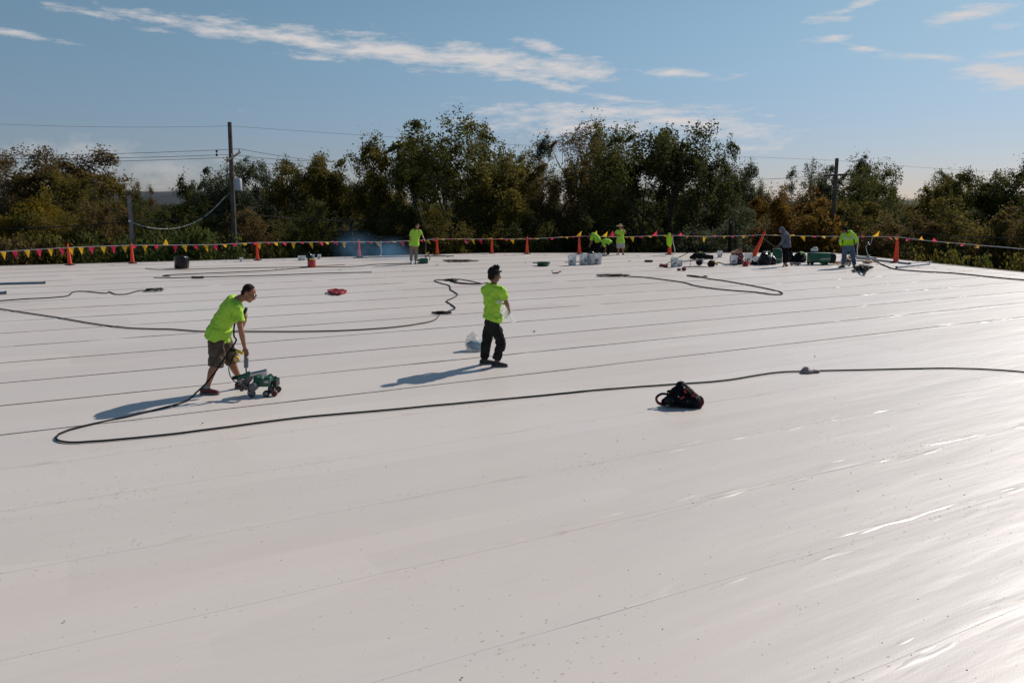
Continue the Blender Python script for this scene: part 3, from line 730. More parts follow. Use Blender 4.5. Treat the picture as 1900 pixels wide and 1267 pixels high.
# ------------------------------------------------------------------ cones
def make_cone():
    root = empty('traffic_cone', (0, 0, 0), '', 'cone')
    b = MB(); b.lathe([(.125, .03), (.12, .06), (.095, .3), (.068, .72), (.05, 1.0), (.046, 1.02), (.03, 1.03)], seg=20)
    b.lathe([(.05, 1.02), (.056, 1.05), (.056, 1.09), (.035, 1.11), (.03, 1.14), (.034, 1.16), (.02, 1.18)], seg=16); b.build('cone_body', M['orange'], root)
    b = MB(); b.box((0, 0, .02), (.40, .40, .04), bev=.012); b.lathe([(.16, .038), (.145, .055), (.13, .06)], seg=20); b.build('base', M['rubber'], root)
    b = MB()
    for k in range(6):
        z = .16+k*.14; r = .105-z*.05+.004; b.ball((r*.93, -r*.25, z), (.012, .014, .022), 8)
    b.build('reflection_dots', M['refl'], root)  # white beads modelled in for the light reflections on the cone's side
    return root
cone0 = make_cone()
CONES = [(130, 492, 40, 'leftmost orange cone, its top wrapped in a yellow pennant'), (246, 489, 38, 'orange cone in front of the short grey pole'),
 (478, 483, 34, 'orange cone just right of the tall utility pole'), (667, 477, 32, 'orange cone fading into the blue smoke'),
 (811, 473, 32, 'orange cone right of the man in khaki trousers'), (913, 470.6, 29, 'orange cone standing behind the boy'),
 (978, 471.4, 32, 'orange cone with pennants bunched on its top'), (1075, 471.5, 35, 'orange cone behind the row of four white buckets'),
 (1242, 472.5, 36, 'orange cone with a neon vest hung on it'), (1662, 488, 50, 'tallest orange cone, alone near the right end of the roof')]
conepos = {}
for i, (px, py, hp, lb) in enumerate(CONES):
    o = cone0 if i == 0 else copytree(cone0)
    g = G(px, py); s = F/g.y; k = hp/s/1.18
    o.location = g; o.scale = (k, k, k); o.rotation_euler = (R((i*37 % 5)-2)*.6, R((i*53 % 7)-3)*.6, R(i*40)); o['label'] = lb; o['group'] = 'orange cones along the roof edge'; conepos[px] = g
o = copytree(cone0); g = G(1397, 482); o.location = g+Vector((0, 0, .10)); o.rotation_euler = (0, R(22), 0); o.scale = (1.1, 1.1, 1.25)
o['label'] = 'tilted orange cone leaning over beside the hooded man'; o['group'] = 'orange cones along the roof edge'; conepos[1412] = g
del o['category']; o['category'] = 'cone'

# ------------------------------------------------------------------ pennant string
yx = [-30, 130, 246, 478, 667, 811, 913, 978, 1075, 1242, 1412, 1662, 1960]
yy = [G(0, 494).y-.6]+[conepos[k].y for k in (130, 246, 478, 667, 811, 913, 978, 1075, 1242, 1412, 1662)]+[31.0]
SX = [-30, 0, 130, 243, 300, 401, 478, 620, 665, 707, 760, 810, 913, 977, 1075, 1088, 1129, 1161, 1238, 1304, 1377, 1412, 1517, 1555, 1661, 1723, 1900, 1960]
SY = [468.5, 467, 459, 455, 455, 454, 450, 449, 448.5, 449, 447, 443.5, 443.5, 443.5, 438.7, 438, 439.7, 439.7, 436.7, 439, 437.5, 436, 438.4, 438.7, 439.3, 446.9, 462, 467]
def rope_at(px): return J(px, float(np.interp(px, SX, SY)), float(np.interp(px, yx, yy)))
o0 = rope_at(913); ps = empty('pennant_string', o0, 'rope of red and yellow triangular pennants strung from cone to cone', 'bunting')
b = MB(); b.tube([rope_at(x) for x in range(-30, 1961, 6)], .014, 6); b.build('rope', M['rope'], ps, off=o0)
FL = [6,27,50,71.5,93.5,114.5,132,150,170,191.6,210,231.5,249,269,289.6,307.8,325,342,363,381.6,399,417.5,434.7,453,471.7,480,495.7,511,528,544.5,560,576,594,605.6,621,
 638.5,654.5,669,683.6,699.5,714,730,745,758,778,791.8,805,818.7,833.5,847.6,862.5,876,890,906,920.6,929.5,940,950,964,979.8,992.5,1023,1040,1051,1060.6,1073,1084,1104,1121,1135.6,1161,1172.6,1187,1203,1214,
 1231.6,1245,1263,1279,1292.7,1307.8,1326,1345,1361.7,1381,1398,1435.8,1469.5,1488.8,1510,1527.5,1600.5,1623.7,1649,1663.5,1686.7,1710,1735,1759.6,1787,1815,1844.7,1875.7]
FC = 'YRYRYRYYRYRYRYRYRYRYRYRYRYRYRYRYRYRYRYRYRYRYRYRYRYRYRYRYRYYRYRYYRYRYYRYYRYRYRRYRYRYRYRYYYRYRYRYRYRYRYRYR'
UPF = {1104: 165, 1121: 170, 1135.6: 178, 1073: 175, 307.8: 150, 1600.5: 80, 1623.7: 150, 1710: 120, 1735: 110, 1214: 140, 1263: 120}
frnd = random.Random(3)
for i, px in enumerate(FL[:101]):
    p = rope_at(px); q = rope_at(px+3); ax = (q-p).normalized(); red = FC[i % len(FC)] == 'R' if i < len(FC) else i % 2 == 1
    wd = .125 if px < 700 else .13; ln = .36 if px < 1550 else .34
    if px < 215: th = frnd.uniform(-8, 10)
    elif px < 640: th = frnd.choice((15, 40, 60, 72, 20))
    elif px < 830: th = frnd.choice((30, 60, 80, 85))
    elif px < 1600: th = frnd.choice((75, 88, 95, 82, 35, 100))
    else: th = frnd.choice((55, 65, 118, 72))
    th = UPF.get(px, th); skew = frnd.uniform(-.1, .25) if px > 300 else frnd.uniform(-.03, .05)
    perp = Vector((0, 1, 0)); perp = (perp-ax*perp.dot(ax)).normalized(); dn = ax.cross(perp); dn = dn if dn.z < 0 else -dn
    if px > 640: skew = frnd.uniform(.1, .7)
    dr = (dn*math.cos(R(th))+perp*math.sin(R(th))*-1+ax*skew).normalized(); nr = ax.cross(dr).normalized()
    b = MB(); nrow = 7; prev = None; ph = frnd.uniform(0, 6)
    for r_ in range(nrow+1):
        v = r_/nrow; cur = []
        for c_ in range(5):
            u = (c_/4-.5)*2*(1-v*.97)
            w_ = (.025 if px < 215 else .05)*v*math.sin(v*4+ph)+.012*math.sin(u*3+ph)
            cur.append(b.bm.verts.new(p+ax*u*wd+dr*v*ln+nr*w_))
        if prev:
            for c_ in range(4): b.bm.faces.new((prev[c_], prev[c_+1], cur[c_+1], cur[c_]))
        prev = cur
    b.build('pennant', M['flagr' if red else 'flagy'], ps, off=o0)
for px0, pts, lb in ((707, [(707, 449), (706.5, 458), (708, 466), (706, 474)], 'white rope end hanging from the pennant line in the smoke'),
                (1249, [(1248, 440), (1249, 450), (1251.5, 460), (1253, 470.5)], 'white rope end hanging right of the neon vest')):
    Y = float(np.interp(px0, yx, yy))+.02; b = MB(); b.tube(spline([J(x, y, Y) for x, y in pts]), .022, 6)
    b.ball(J(*pts[0], Y), .035, 8); b.ball(J(*pts[-1], Y), (.05, .03, .03), 8)
    tag(b.build('rope_end', M['rope']), lb, 'rope')
# neon vest hung on a cone
Yv = conepos[1242].y-.16; b = MB(); b.loft([J(1242, 434, Yv), J(1241.5, 444, Yv), J(1242, 452, Yv), J(1243.5, 457.5, Yv)], [(.07, .05), (.15, .07), (.14, .06), (.05, .04)], (1, 0, 0))
vest = b.union('safety_vest', M['hivisj'], None, voxel=.02, smooth=2, wrinkle=.02, wscale=9, stretch=(1, 1, .4)); tag(vest, 'neon yellow vest draped over the top of a cone', 'vest')
b = MB(); b.tube([J(1240, 436, Yv-.09), J(1239.5, 446, Yv-.13), J(1240.5, 455, Yv-.1)], .014, 6); b.build('trim', M['hivis'], vest)

# ------------------------------------------------------------------ cords
def cord(pts, r, m, label, name='extension_cable', sub=8, air=None, wig=0.0, seed=1):
    P = []
    for q in pts:
        p = q if isinstance(q, Vector) else G(q[0], q[1], .004+r)
        P.append(p)
    P = spline(P, sub)
    if wig:
        for i, p in enumerate(P):
            if p.z < .06: P[i] = p+Vector((noise.noise(Vector((i*.35, seed, 0))), noise.noise(Vector((i*.35, seed, 5))), 0))*wig
    b = MB(); b.tube(P, r, 7); o = b.build(name, m, None, off=P[0]); o.location = P[0]
    return tag(o, label, 'cord')
YA = 11.45
cord([J(455, 590, YA+.02), J(437, 598, YA-.16), J(434, 622, YA-.2), J(438, 632, YA-.18), J(425, 652, YA-.24), J(405, 682, YA-.3), J(385, 708, YA-.35), J(365, 730, YA-.4)+Vector((0, 0, .02)), (345, 744), (300, 757), (220, 776), (160, 789),
      (118, 801), (104, 813), (125, 820), (180, 818), (300, 807), (420, 792), (560, 774), (720, 760), (880, 745), (1000, 734), (1100, 724), (1215, 715), (1340, 706), (1430, 692), (1490, 688.5),
      (1600, 686), (1750, 683), (1840, 685.5), (1900, 690), (1990, 698)], .0125, M['ropeb'], 'long black power cord looping across the near roof from the welder operator', wig=.012)
cord([(-40, 567), (0, 573), (40, 579), (100, 588), (130, 593), (190, 603), (250, 609), (320, 611), (380, 615), (460, 615), (560, 615), (640, 613), (720, 608), (775, 601), (805, 594), (815, 585)], .016, M['cordbr'],
     'brown cord running from the left edge to the plug junction in mid roof', wig=.02, seed=4)
cord([(818, 582), (830, 578), (843, 573), (843, 569), (834, 563), (829, 558), (840, 553), (849, 547), (845, 543), (836, 537), (834, 530), (820, 526), (806, 521), (815, 519), (835, 520)], .017, M['ropeb'],
     'zigzag dark cord left of the boy leading up to a coil', wig=.02, seed=6)
cord([(836, 521), (850, 524), (872, 526), (893, 526.5), (880, 523), (862, 519.5), (848, 518), (838, 521), (846, 525), (866, 527), (890, 527), (905, 524)], .016, M['ropeb'], 'flat coil of dark cord just behind the boy', wig=.03, seed=8)
cord([(-20, 559), (0, 558), (40, 555), (60, 554), (90, 552.5), (125, 549), (135, 542), (155, 540.5), (195, 544), (203, 541.5), (215, 546), (235, 545.5), (255, 540), (275, 538), (300, 534)], .016, M['ropeb'],
     'wavy thin dark cord at the left edge ending in a tangle', wig=.02, seed=11)
rd = random.Random(9)
def tangle(px, py, w, h, n, r, m, label, name='cord_tangle', cat='cord', z=.06, seed=1):
    rd = random.Random(seed); P = []
    for k in range(n):
        a = rd.uniform(0, 6.28); q = rd.uniform(.3, 1)
        P.append(G(px+math.cos(a)*w*q, py+math.sin(a)*h*q, rd.uniform(r+.004, r+z)))
    b = MB(); b.tube(spline(P, 6), r, 6); c = G(px, py); o = b.build(name, m, None, off=c); o.location = c; return tag(o, label, cat)
tangle(285, 536.5, 19, 1.6, 26, .018, M['ropeb'], 'dark tangled end of the wavy cord on the left', seed=2)
tangle(625, 540.5, 20, 4.5, 60, .022, M['ropered'], 'small heap of red rope on open white roof', 'rope_heap', 'rope', seed=3)
tangle(841, 518.5, 6, 1.6, 16, .022, M['dgrey'], 'small round grey coil beside the dark flat coil', seed=5)
tangle(855, 483.3, 38, 1.2, 40, .025, M['cordbr'], 'flattened heap of brown cord behind the boy', seed=7)
tangle(1137, 510, 36, 1.8, 36, .022, M['cordbr'], 'bunched brown cord at the near end of the long V cord', seed=8)
tangle(1602, 496, 18, 4.5, 60, .035, M['ropeb'], 'black heap of cords at the right foot of the man in jeans', z=.2, seed=9)
tangle(1612, 484.5, 14, 1.8, 34, .03, M['cordtan'], 'tan cord heap right behind the man in jeans', z=.08, seed=10)
tangle(1576, 478, 8, 5, 26, .03, M['cordtan'], 'upright tan cord coil behind the legs of the man in jeans', z=.3, seed=12)
tangle(1555, 488, 26, 3, 20, .015, M['cordtan'], 'thin loops of tan cord between generator and the man in jeans', seed=13)
tangle(1475, 489, 14, 2, 26, .022, M['dgrey'], 'grey cord coil right of the hooded man', z=.08, seed=14)
cord([(1150, 511), (1170, 513), (1200, 515), (1240, 520), (1268, 524), (1290, 530), (1320, 535), (1360, 539), (1400, 542), (1430, 546), (1450, 546), (1449, 542), (1430, 537), (1395, 530), (1350, 522), (1315, 517), (1300, 513.5)], .02, M['ropeb'],
     'thin dark cord making a long V on the roof below the hand truck', wig=.015, seed=15)
cord([(1312, 513), (1306, 512), (1300, 514), (1290, 513.5), (1275, 511), (1290, 512), (1303, 514.5)], .025, M['cordbr'], 'short brown cord bunch at the far end of the long V cord', wig=.02, seed=16)
cord([(1560, 483), (1600, 484), (1623, 485), (1640, 492), (1660, 499), (1700, 503), (1770, 507), (1830, 513), (1870, 517), (1960, 524)], .026, M['ropeb'], 'thick dark cord running off to the right edge near the last cone', wig=.03, seed=17)
cord([(285, 515), (320, 515.5), (380, 514), (440, 512.5), (520, 510), (600, 507), (690, 505)], .016, M['ropeb'], 'thin dark cord lying nearly straight below the black sack', wig=.02, seed=18)
cord([(305, 511), (302, 512), (315, 512.5), (308, 510.5), (360, 508), (420, 505.5), (500, 502), (580, 496), (650, 495), (700, 490.5), (740, 489.5), (765, 489)], .016, M['ropeb'], 'thin dark cord ending at the feet of the man in khaki trousers', wig=.02, seed=19)
cord([(356, 514.5), (366, 514.8), (378, 514.4)], .04, M['rubber'], 'thick black connector sleeve lying on the straight cord', 'cord_connector')
cord([(270, 498), (290, 500), (330, 500), (400, 498), (450, 497), (520, 496), (560, 495), (640, 491)], .018, M['cordtan'], 'faint tan cord running behind the black sack', wig=.03, seed=20)
cord([(655, 478.5), (690, 477.5), (740, 476), (800, 475.5), (842, 475)], .025, M['cordbr'], 'faint brown cord on the roof near the smoke', wig=.04, seed=21)
# plug junctions
def junction(px, py, k, label, ang=0):
    c = G(px, py); e = empty('plug_junction', c, label, 'plug', None, ang)
    b = MB(); b.box((0, 0, .035*k), (.16*k, .07*k, .06*k), bev=.012*k); b.build('socket', M['rubber'], e)
    b = MB(); b.cyl((.06*k, 0, .03*k), (.22*k, -.05*k, .03*k), .035*k, .022*k, 10); b.cyl((-.06*k, 0, .03*k), (-.16*k, .07*k, .03*k), .03*k, .02*k, 10); b.build('plug', M['cordbr'], e)
junction(817, 583, 1.25, 'dark plug connecting the brown cord and the zigzag cord', .3)
junction(834.5, 521.5, 1.3, 'tan plug at the top of the zigzag cord', 0)
# rag wrapped connection on the near cord
c = G(1497, 692); b = MB(); b.ball(c+Vector((0, 0, .03)), (.11, .075, .04)); b.ball(c+Vector((-.02, .0, .055)), (.055, .045, .05)); b.loft([c+Vector((.1, 0, .03)), c+Vector((.2, .01, .025))], [(.03, .03), (.02, .02)], (0, 0, 1))
rag = b.union('wrapped_connector', mat('grey_wrap', (.27,.235,.24), .6, spec=.25, var=.5, scale=30), None, off=c, voxel=.008, smooth=1, wrinkle=.012, wscale=26); rag.location = c
tag(rag, 'crumpled grey plastic wrapped around a joint of the near black cord', 'wrapping')
# ------------------------------------------------------------------ people
def person(loc, label, D):
    """D: joints as world points; side axes; garments"""
    V3 = Vector; root = empty('person', loc, label, 'person')
    vx = D.get('voxel', .011); off = loc; S = D.get('size', 1.0)
    pel, waist, chest, upper, neck, head = D['pel'], D['waist'], D['chest'], D['upper'], D['neck'], D['head']
    hs_, ss_ = (D['hipR']-D['hipL']).normalized(), (D['shR']-D['shL']).normalized()
    fwd = D['face'].normalized(); hup = D.get('hup', V3((0, 0, 1))); hup = (hup-fwd*hup.dot(fwd)).normalized(); hside = fwd.cross(hup)
    HM = Matrix((hside, fwd, hup)).transposed().to_4x4()            # local x side, y forward, z up
    SH = S*D.get('hsz', 1.06)
    def hp(x, y, z): return head+(HM @ V3((x, y, z)))*SH
    mid = hs_.lerp(ss_, .5)
    B = MB()
    torso = [pel, waist, chest, upper, upper.lerp(neck, .75)]
    trad = [(.155, .105), (.135, .098), (.155, .112), (.165, .098), (.075, .065)]
    def sc_(l, k=0.0, m=1.0): return [((a*m+k)*S, (b_*m+k)*S) for a, b_ in l]
    B.loft(torso, sc_(trad, m=D.get('fat', 1.0)), [hs_, mid, ss_, ss_, ss_])
    B.loft([upper.lerp(neck, .5), neck, hp(0, -.02, -.06)], [(.062*S, .06*S), (.054*S, .056*S), (.055*S, .06*S)], ss_)
    # head: cranium, face, jaw, nose, ears, brow, lips, eye sockets kept by the brow and cheeks
    B.ball(hp(0, -.012, .03), (.074*SH, .094*SH, .086*SH), 18, HM); B.ball(hp(0, .026, -.035), (.056*SH, .062*SH, .078*SH), 16, HM)
    B.ball(hp(0, .055, -.085), (.032*SH, .028*SH, .026*SH), 12, HM); B.loft([hp(0, .078, .012), hp(0, .096, -.018), hp(0, .105, -.030)], [(.010*SH, .012*SH), (.013*SH, .014*SH), (.016*SH, .012*SH)], hside, seg=8)
    B.ball(hp(0, .076, .026), (.048*SH, .016*SH, .011*SH), 12, HM); B.ball(hp(0, .086, -.058), (.024*SH, .010*SH, .009*SH), 10, HM)
    for s in (-1, 1):
        B.ball(hp(s*.074, -.008, -.002), (.010*SH, .020*SH, .032*SH), 10, HM); B.ball(hp(s*.036, .066, -.016), (.018*SH, .016*SH, .016*SH), 10, HM)
    for s in 'LR':
        sh, el, wr = D['sh'+s], D['el'+s], D['wr'+s]; hd = D.get('hand'+s, (wr-el).normalized()).normalized()
        ax = D['face'] if abs(hd.dot(fwd)) < .9 else hup
        B.loft([upper.lerp(sh, .5), sh, sh.lerp(el, .35), sh.lerp(el, .75), el], [(.07*S, .07*S), (.058*S, .060*S), (.050*S, .052*S), (.042*S, .044*S), (.038*S, .040*S)], ax)
        B.loft([el, el.lerp(wr, .28), el.lerp(wr, .7), wr], [(.038*S, .038*S), (.042*S, .040*S), (.030*S, .033*S), (.024*S, .029*S)], ax)
        # hand: palm, four curled fingers of unequal length, thumb from the side
        ps = hd.cross(ax).normalized() if D.get('palmside'+s) is None else D['palmside'+s].normalized()
        ps = (ps-hd*ps.dot(hd)).normalized(); pn = hd.cross(ps).normalized(); curl = D.get('curl'+s, .6)
        pc = wr+hd*.05*S
        B.loft([wr, wr+hd*.035*S, wr+hd*.085*S], [(.026*S, .020*S), (.038*S, .016*S), (.040*S, .013*S)], ps, seg=12)
        for f_, (o_, ln) in enumerate(((-.031, .068), (-.011, .080), (.010, .075), (.030, .058))):
            p = wr+hd*.082*S+ps*o_*S; pts = [p]; dd = hd.copy()
            for q in range(3):
                dd = (dd*math.cos(curl*.8)+pn*math.sin(curl*.8)).normalized(); p = p+dd*ln*S*(.42, .33, .25)[q]; pts.append(p)
            B.loft(pts, [.0095*S, .009*S, .0082*S, .007*S], ps, seg=8, sub=2)
        p = wr+hd*.03*S-ps*.032*S; B.loft([p, p-ps*.028*S+hd*.02*S+pn*.008*S, p-ps*.036*S+hd*.05*S+pn*.022*S], [.012*S, .0105*S, .008*S], pn, seg=8, sub=2)
    for s in 'LR':
        hip, kn, an = D['hip'+s], D['kn'+s], D['an'+s]; ft = D['toe'+s]; fd = Vector((ft.x, ft.y, 0)).normalized()
        k = D.get('fat', 1.0)
        B.loft([hip, hip.lerp(kn, .3), hip.lerp(kn, .75), kn], [(.088*k*S, .092*k*S), (.080*k*S, .085*k*S), (.058*S, .062*S), (.052*S, .055*S)], hs_)
        bk = -fd*.012*S
        B.loft([kn, kn.lerp(an, .3)+bk*1.4, kn.lerp(an, .7), an], [(.050*S, .053*S), (.052*S, .058*S), (.036*S, .040*S), (.034*S, .038*S)], hs_)
        B.loft([an, an-Vector((0, 0, .03))+fd*.03, an+fd*.12*S-Vector((0, 0, .065*S))], [.034*S, .034*S, .028*S], hs_)
    body = B.union('body', D['skin'], root, off, voxel=vx, smooth=2)
    # eyes
    if D.get('eyes', True):
        for s in (-1, 1):
            b = MB(); b.ball(hp(s*.031, .070, .006), .0125*S, 10); b.build('eye', M['refl'], root, off=off)
    # shirt
    sl = D.get('sleeve', .55); hem = D['hem']; ex = D.get('shirt_ex', .022)
    b = MB(); pt_ = [hem, pel.lerp(waist, .35), waist, chest, upper, upper.lerp(neck, D.get('collar', .50))]
    tr_ = [D.get('hemr', (.200, .162)), (.188, .145), (.152, .116), (.162, .122), (.166, .102), (.092, .076)]
    b.loft(pt_, sc_(tr_, ex, D.get('fat', 1.0)), [hs_, hs_, mid, ss_, ss_, ss_], dome0=False, dome1=False, seg=24)
    for s in 'LR':
        sh, el, wr = D['sh'+s], D['el'+s], D['wr'+s]
        if sl <= 1: e = sh.lerp(el, sl); mids = [(sh.lerp(el, sl*.55), .068), (e, .074)]
        else: mids = [(sh.lerp(el, .5), .066), (el, .060), (el.lerp(wr, .5), .054), (el.lerp(wr, .95), .042)]
        b.loft([upper.lerp(sh, .45), sh]+[q[0] for q in mids], [(.085*S, .085*S), (.074*S, .076*S)]+[(q[1]*S, q[1]*S*1.08) for q in mids], ss_, dome1=False, seg=18)
    shirt = b.union(D.get('top_name', 'shirt'), D['top'], root, off, voxel=max(vx, .009), smooth=3, wrinkle=D.get('wr', .010), wscale=D.get('wsc', 9), stretch=(1, 1, .7))
    # legs clothing
    for_s = D.get('leglen', 2.0); lx = D.get('leg_ex', .0)
    b = MB(); b.loft([pel.lerp(waist, .45), pel, pel-(waist-pel).normalized()*.10*S], sc_([(.158, .112), (.170, .125), (.150, .115)], 0.008, D.get('fat', 1.0)), hs_, seg=20)
    for s in 'LR':
        hip, kn, an = D['hip'+s], D['kn'+s], D['an'+s]; k = D.get('fat', 1.0)
        if for_s <= 1: e = hip.lerp(kn, for_s); b.loft([hip+(hip-kn).normalized()*.03, hip.lerp(kn, .35), e], [((.082*k+lx)*S, (.098*k+lx)*S), ((.094*k+lx)*S, (.102*k+lx)*S), ((.092+lx)*S, (.096+lx)*S)], hs_, dome1=False, seg=18)
        elif for_s < 2:
            e = kn.lerp(an, for_s-1); b.loft([hip+(hip-kn).normalized()*.03, hip.lerp(kn, .35), hip.lerp(kn, .8), e], [((.082*k+lx)*S, (.098*k+lx)*S), ((.094*k+lx)*S, (.102*k+lx)*S), ((.09+lx)*S, (.094+lx)*S), ((.086+lx)*S, (.09+lx)*S)], hs_, dome1=False, seg=18)
        else: b.loft([hip+(hip-kn).normalized()*.03, hip.lerp(kn, .35), kn, kn.lerp(an, .5), an+Vector((0, 0, .03))], [((.080*k+lx)*S, (.096*k+lx)*S), ((.094*k+lx)*S, (.102*k+lx)*S), ((.074+lx)*S, (.078+lx)*S), ((.066+lx)*S, (.070+lx)*S), ((.060+lx*.6)*S, (.066+lx*.6)*S)], hs_, dome1=False, seg=18)
    b.union(D.get('leg_name', 'trousers'), D['legs'], root, off, voxel=max(vx, .009), smooth=3, wrinkle=D.get('wr', .010)*1.1, wscale=8)
    # shoes
    for s in 'LR':
        an = D['an'+s]; ft = D['toe'+s]; fd = Vector((ft.x, ft.y, 0)).normalized(); sd = Vector((-fd.y, fd.x, 0)); z0 = D.get('ground'+s, .0)
        a0 = Vector((an.x, an.y, z0)); b = MB(); tilt = Vector((0, 0, D.get('heel'+s, 0)))
        b.loft([a0-fd*.055*S+Vector((0, 0, .05))+tilt, a0+fd*.02*S+Vector((0, 0, .055))+tilt*.8, a0+fd*.10*S+Vector((0, 0, .042))+tilt*.35, a0+fd*.18*S+Vector((0, 0, .034))], [(.038*S, .045*S), (.042*S, .048*S), (.046*S, .036*S), (.040*S, .026*S)], sd)
        b.loft([a0+Vector((0, 0, .05))+tilt, a0+Vector((0, 0, .10))+tilt], [(.046*S, .052*S), (.044*S, .050*S)], sd, dome1=False)
        sho = b.union('shoe', D.get('shoe', M['shoe']), root, off, voxel=.008 if vx < .012 else .012, smooth=1)
        b = MB(); b.loft([a0-fd*.085*S+Vector((0, 0, .013))+tilt, a0+fd*.02*S+Vector((0, 0, .013))+tilt*.8, a0+fd*.11*S+Vector((0, 0, .013))+tilt*.3, a0+fd*.20*S+Vector((0, 0, .014))], [(.036*S, .013), (.038*S, .013), (.047*S, .013), (.034*S, .012)], sd)
        b.build('sole', D.get('solem', M['sole']), sho, off=off)
        if D.get('socks'):
            b = MB(); b.loft([an-Vector((0, 0, .02)), an+(D['kn'+s]-an).normalized()*.06], [(.042, .046), (.041, .045)], sd, dome1=False); b.build('sock', M['sock'], root, off=off)
    # hair or headgear
    hk = D.get('hairk', 'short')
    if hk in ('short', 'spiky', 'hatless'):
        b = MB(); e_ = .012 if hk == 'spiky' else -.004; b.ball(hp(0, -.026-e_*.5, .040), (.081*SH+e_, .092*SH+e_, .088*SH+e_), 20, HM); b.ball(hp(0, -.060, -.02-e_), (.066*SH+e_, .050*SH+e_, .060*SH+e_), 16, HM)
        if hk == 'spiky': b.ball(hp(0, -.055, -.055), (.06*SH, .045*SH, .05*SH), 12, HM); b.ball(hp(0, .045, .065), (.060*SH, .035*SH, .03*SH), 12, HM)
        if hk == 'spiky':
            rdh = random.Random(2)
            for q in range(46):
                a = rdh.uniform(-2.9, 2.9); e = rdh.uniform(.25, 1.5); dv = V3((math.sin(a)*math.cos(e), -math.cos(a)*math.cos(e)*.9+.15, math.sin(e)))
                o_ = V3((0, -.02, .035))+V3((dv.x*.078, dv.y*.088, dv.z*.085)); tip_ = o_+dv*rdh.uniform(.03, .06)+V3((rdh.uniform(-.02, .02), rdh.uniform(-.01, .02), .01))
                b.loft([hp(*(o_*.85)), hp(*o_), hp(*tip_)], [.018*SH, .015*SH, .006*SH], hside, seg=7, sub=2, dome1=False)
        b.union('hair', D.get('hair', M['hair']), root, off, voxel=.007 if vx < .012 else .012, smooth=1, wrinkle=.004, wscale=40)
    elif hk == 'hood':
        b = MB(); b.ball(hp(0, -.025, .025), (.105*SH, .115*SH, .12*SH), 20, HM); b.loft([hp(0, -.06, -.04), upper.lerp(neck, .5)], [(.09*S, .09*S), (.12*S, .09*S)], ss_)
        b.union('hood', D['top'], root, off, voxel=.014, smooth=2, wrinkle=.008, wscale=12)
    elif hk == 'cap':
        b = MB(); b.ball(hp(0, -.015, .05), (.086*SH, .10*SH, .078*SH), 18, HM); b.loft([hp(0, .05, .055), hp(0, .15, .035)], [(.07*SH, .012*SH), (.05*SH, .008*SH)], hside)
        cp = b.union('cap', D.get('capm', M['bpants']), root, off, voxel=.01, smooth=1)
        b = MB(); b.ball(hp(0, -.05, -.01), (.076*SH, .056*SH, .07*SH), 14, HM); b.build('hair', M['hair'], root, off=off)
    elif hk == 'straw':
        b = MB(); b.lathe([(.001, .15), (.05, .148), (.08, .13), (.092, .07), (.10, .045), (.15, .035), (.19, .045), (.205, .06), (.20, .052), (.15, .028), (.09, .035), (.085, .06)], head, HM, 28, close=False); b.build('straw_hat', M['straw'], root, off=off)
    if D.get('shades'):
        b = MB()
        for s in (-1, 1):
            b.ball(hp(s*.034, .088, .008), (.030*SH, .010*SH, .020*SH), 12, HM)
            b.cyl(hp(s*.064, .082, .014), hp(s*.078, -.01, .012), .004, .004, 6)
        b.cyl(hp(-.01, .096, .012), hp(.01, .096, .012), .005, .005, 6)
        b.build('sunglasses', M['glass'], root, off=off)
    return root, hp
def X(px, py, Y, dy=0): return J(px, py, Y+dy)
V = Vector
# the operator bending over the near welder
Y0 = YA; q = lambda px, py, dy=0: J(px, py, Y0+dy)
A, hpA = person(G(405, 731), 'man in neon shirt and camouflage shorts stooping to push the near welding machine', dict(
 voxel=.0075, pel=q(406, 618), waist=q(411, 601), chest=q(423, 581), upper=q(435, 563), neck=q(445, 554), head=q(462, 544.5),
 face=V((1, -.12, -.58)), hup=V((.5, 0, 1)), hipR=q(403, 625, -.09), hipL=q(410, 625, .09), knR=q(402, 674, -.12), knL=q(431, 668, .15),
 anR=q(382, 721, -.14), anL=q(447, 711, .24), toeR=V((1, -.12, 0)), toeL=V((1, .1, 0)), heelR=.0, groundR=.0, groundL=.0,
 shR=q(440, 572, -.17), shL=q(436, 568, .17), elR=q(447, 612, -.21), wrR=q(454, 645, -.13), handR=V((.25, .05, -1)), palmsideR=V((1, 0, .2)), curlR=.75,
 elL=q(447, 606, .24), wrL=q(455, 594, .10), handL=V((.3, -.3, .8)), curlL=.8,
 skin=M['skin'], hemr=(.190, .146), hem=q(403, 628.5), top=M['hivis'], sleeve=.62, leglen=1.10, legs=M['camo'], leg_name='shorts', shoe=M['shoer'], socks=True,
 hairk='short', hair=M['hairb'], shades=True, shirt_ex=.024, leg_ex=.014, wr=.02))
# the boy standing with clear wrap in his hands
Y0 = 13.42
B_, hpB = person(G(912, 679), 'boy with spiky black hair standing in neon shirt and charcoal trousers', dict(
 voxel=.0075, size=.96, pel=q(914, 597), waist=q(914, 577), chest=q(914, 557), upper=q(915, 536), neck=q(917, 526.5), head=q(918.5, 510), hsz=1.04, fat=.9, hemr=(.178, .142), collar=.85,
 face=V((.95, .30, -.16)), hipR=q(919, 603, -.055), hipL=q(909, 603, .055), knR=q(929, 638, -.08), knL=q(902, 637, .05),
 anR=q(921, 670, -.12), anL=q(899, 667, .10), toeR=V((1, -.05, 0)), toeL=V((1, .12, 0)),
 shR=q(930, 539.5, -.13), shL=q(900.5, 538.5, .12), elR=q(940, 562, -.05), wrR=q(944, 573, .10), handR=V((.2, .5, -.7)), elL=q(912, 566, .30), wrL=q(930, 563, .32), handL=V((.9, 0, -.1)),
 skin=M['skind'], hem=q(913.5, 593), top=M['hivis'], sleeve=.62, legs=M['dpants'], shoe=M['shoe'], hairk='spiky', leg_ex=.004, shirt_ex=.026, wr=.024))
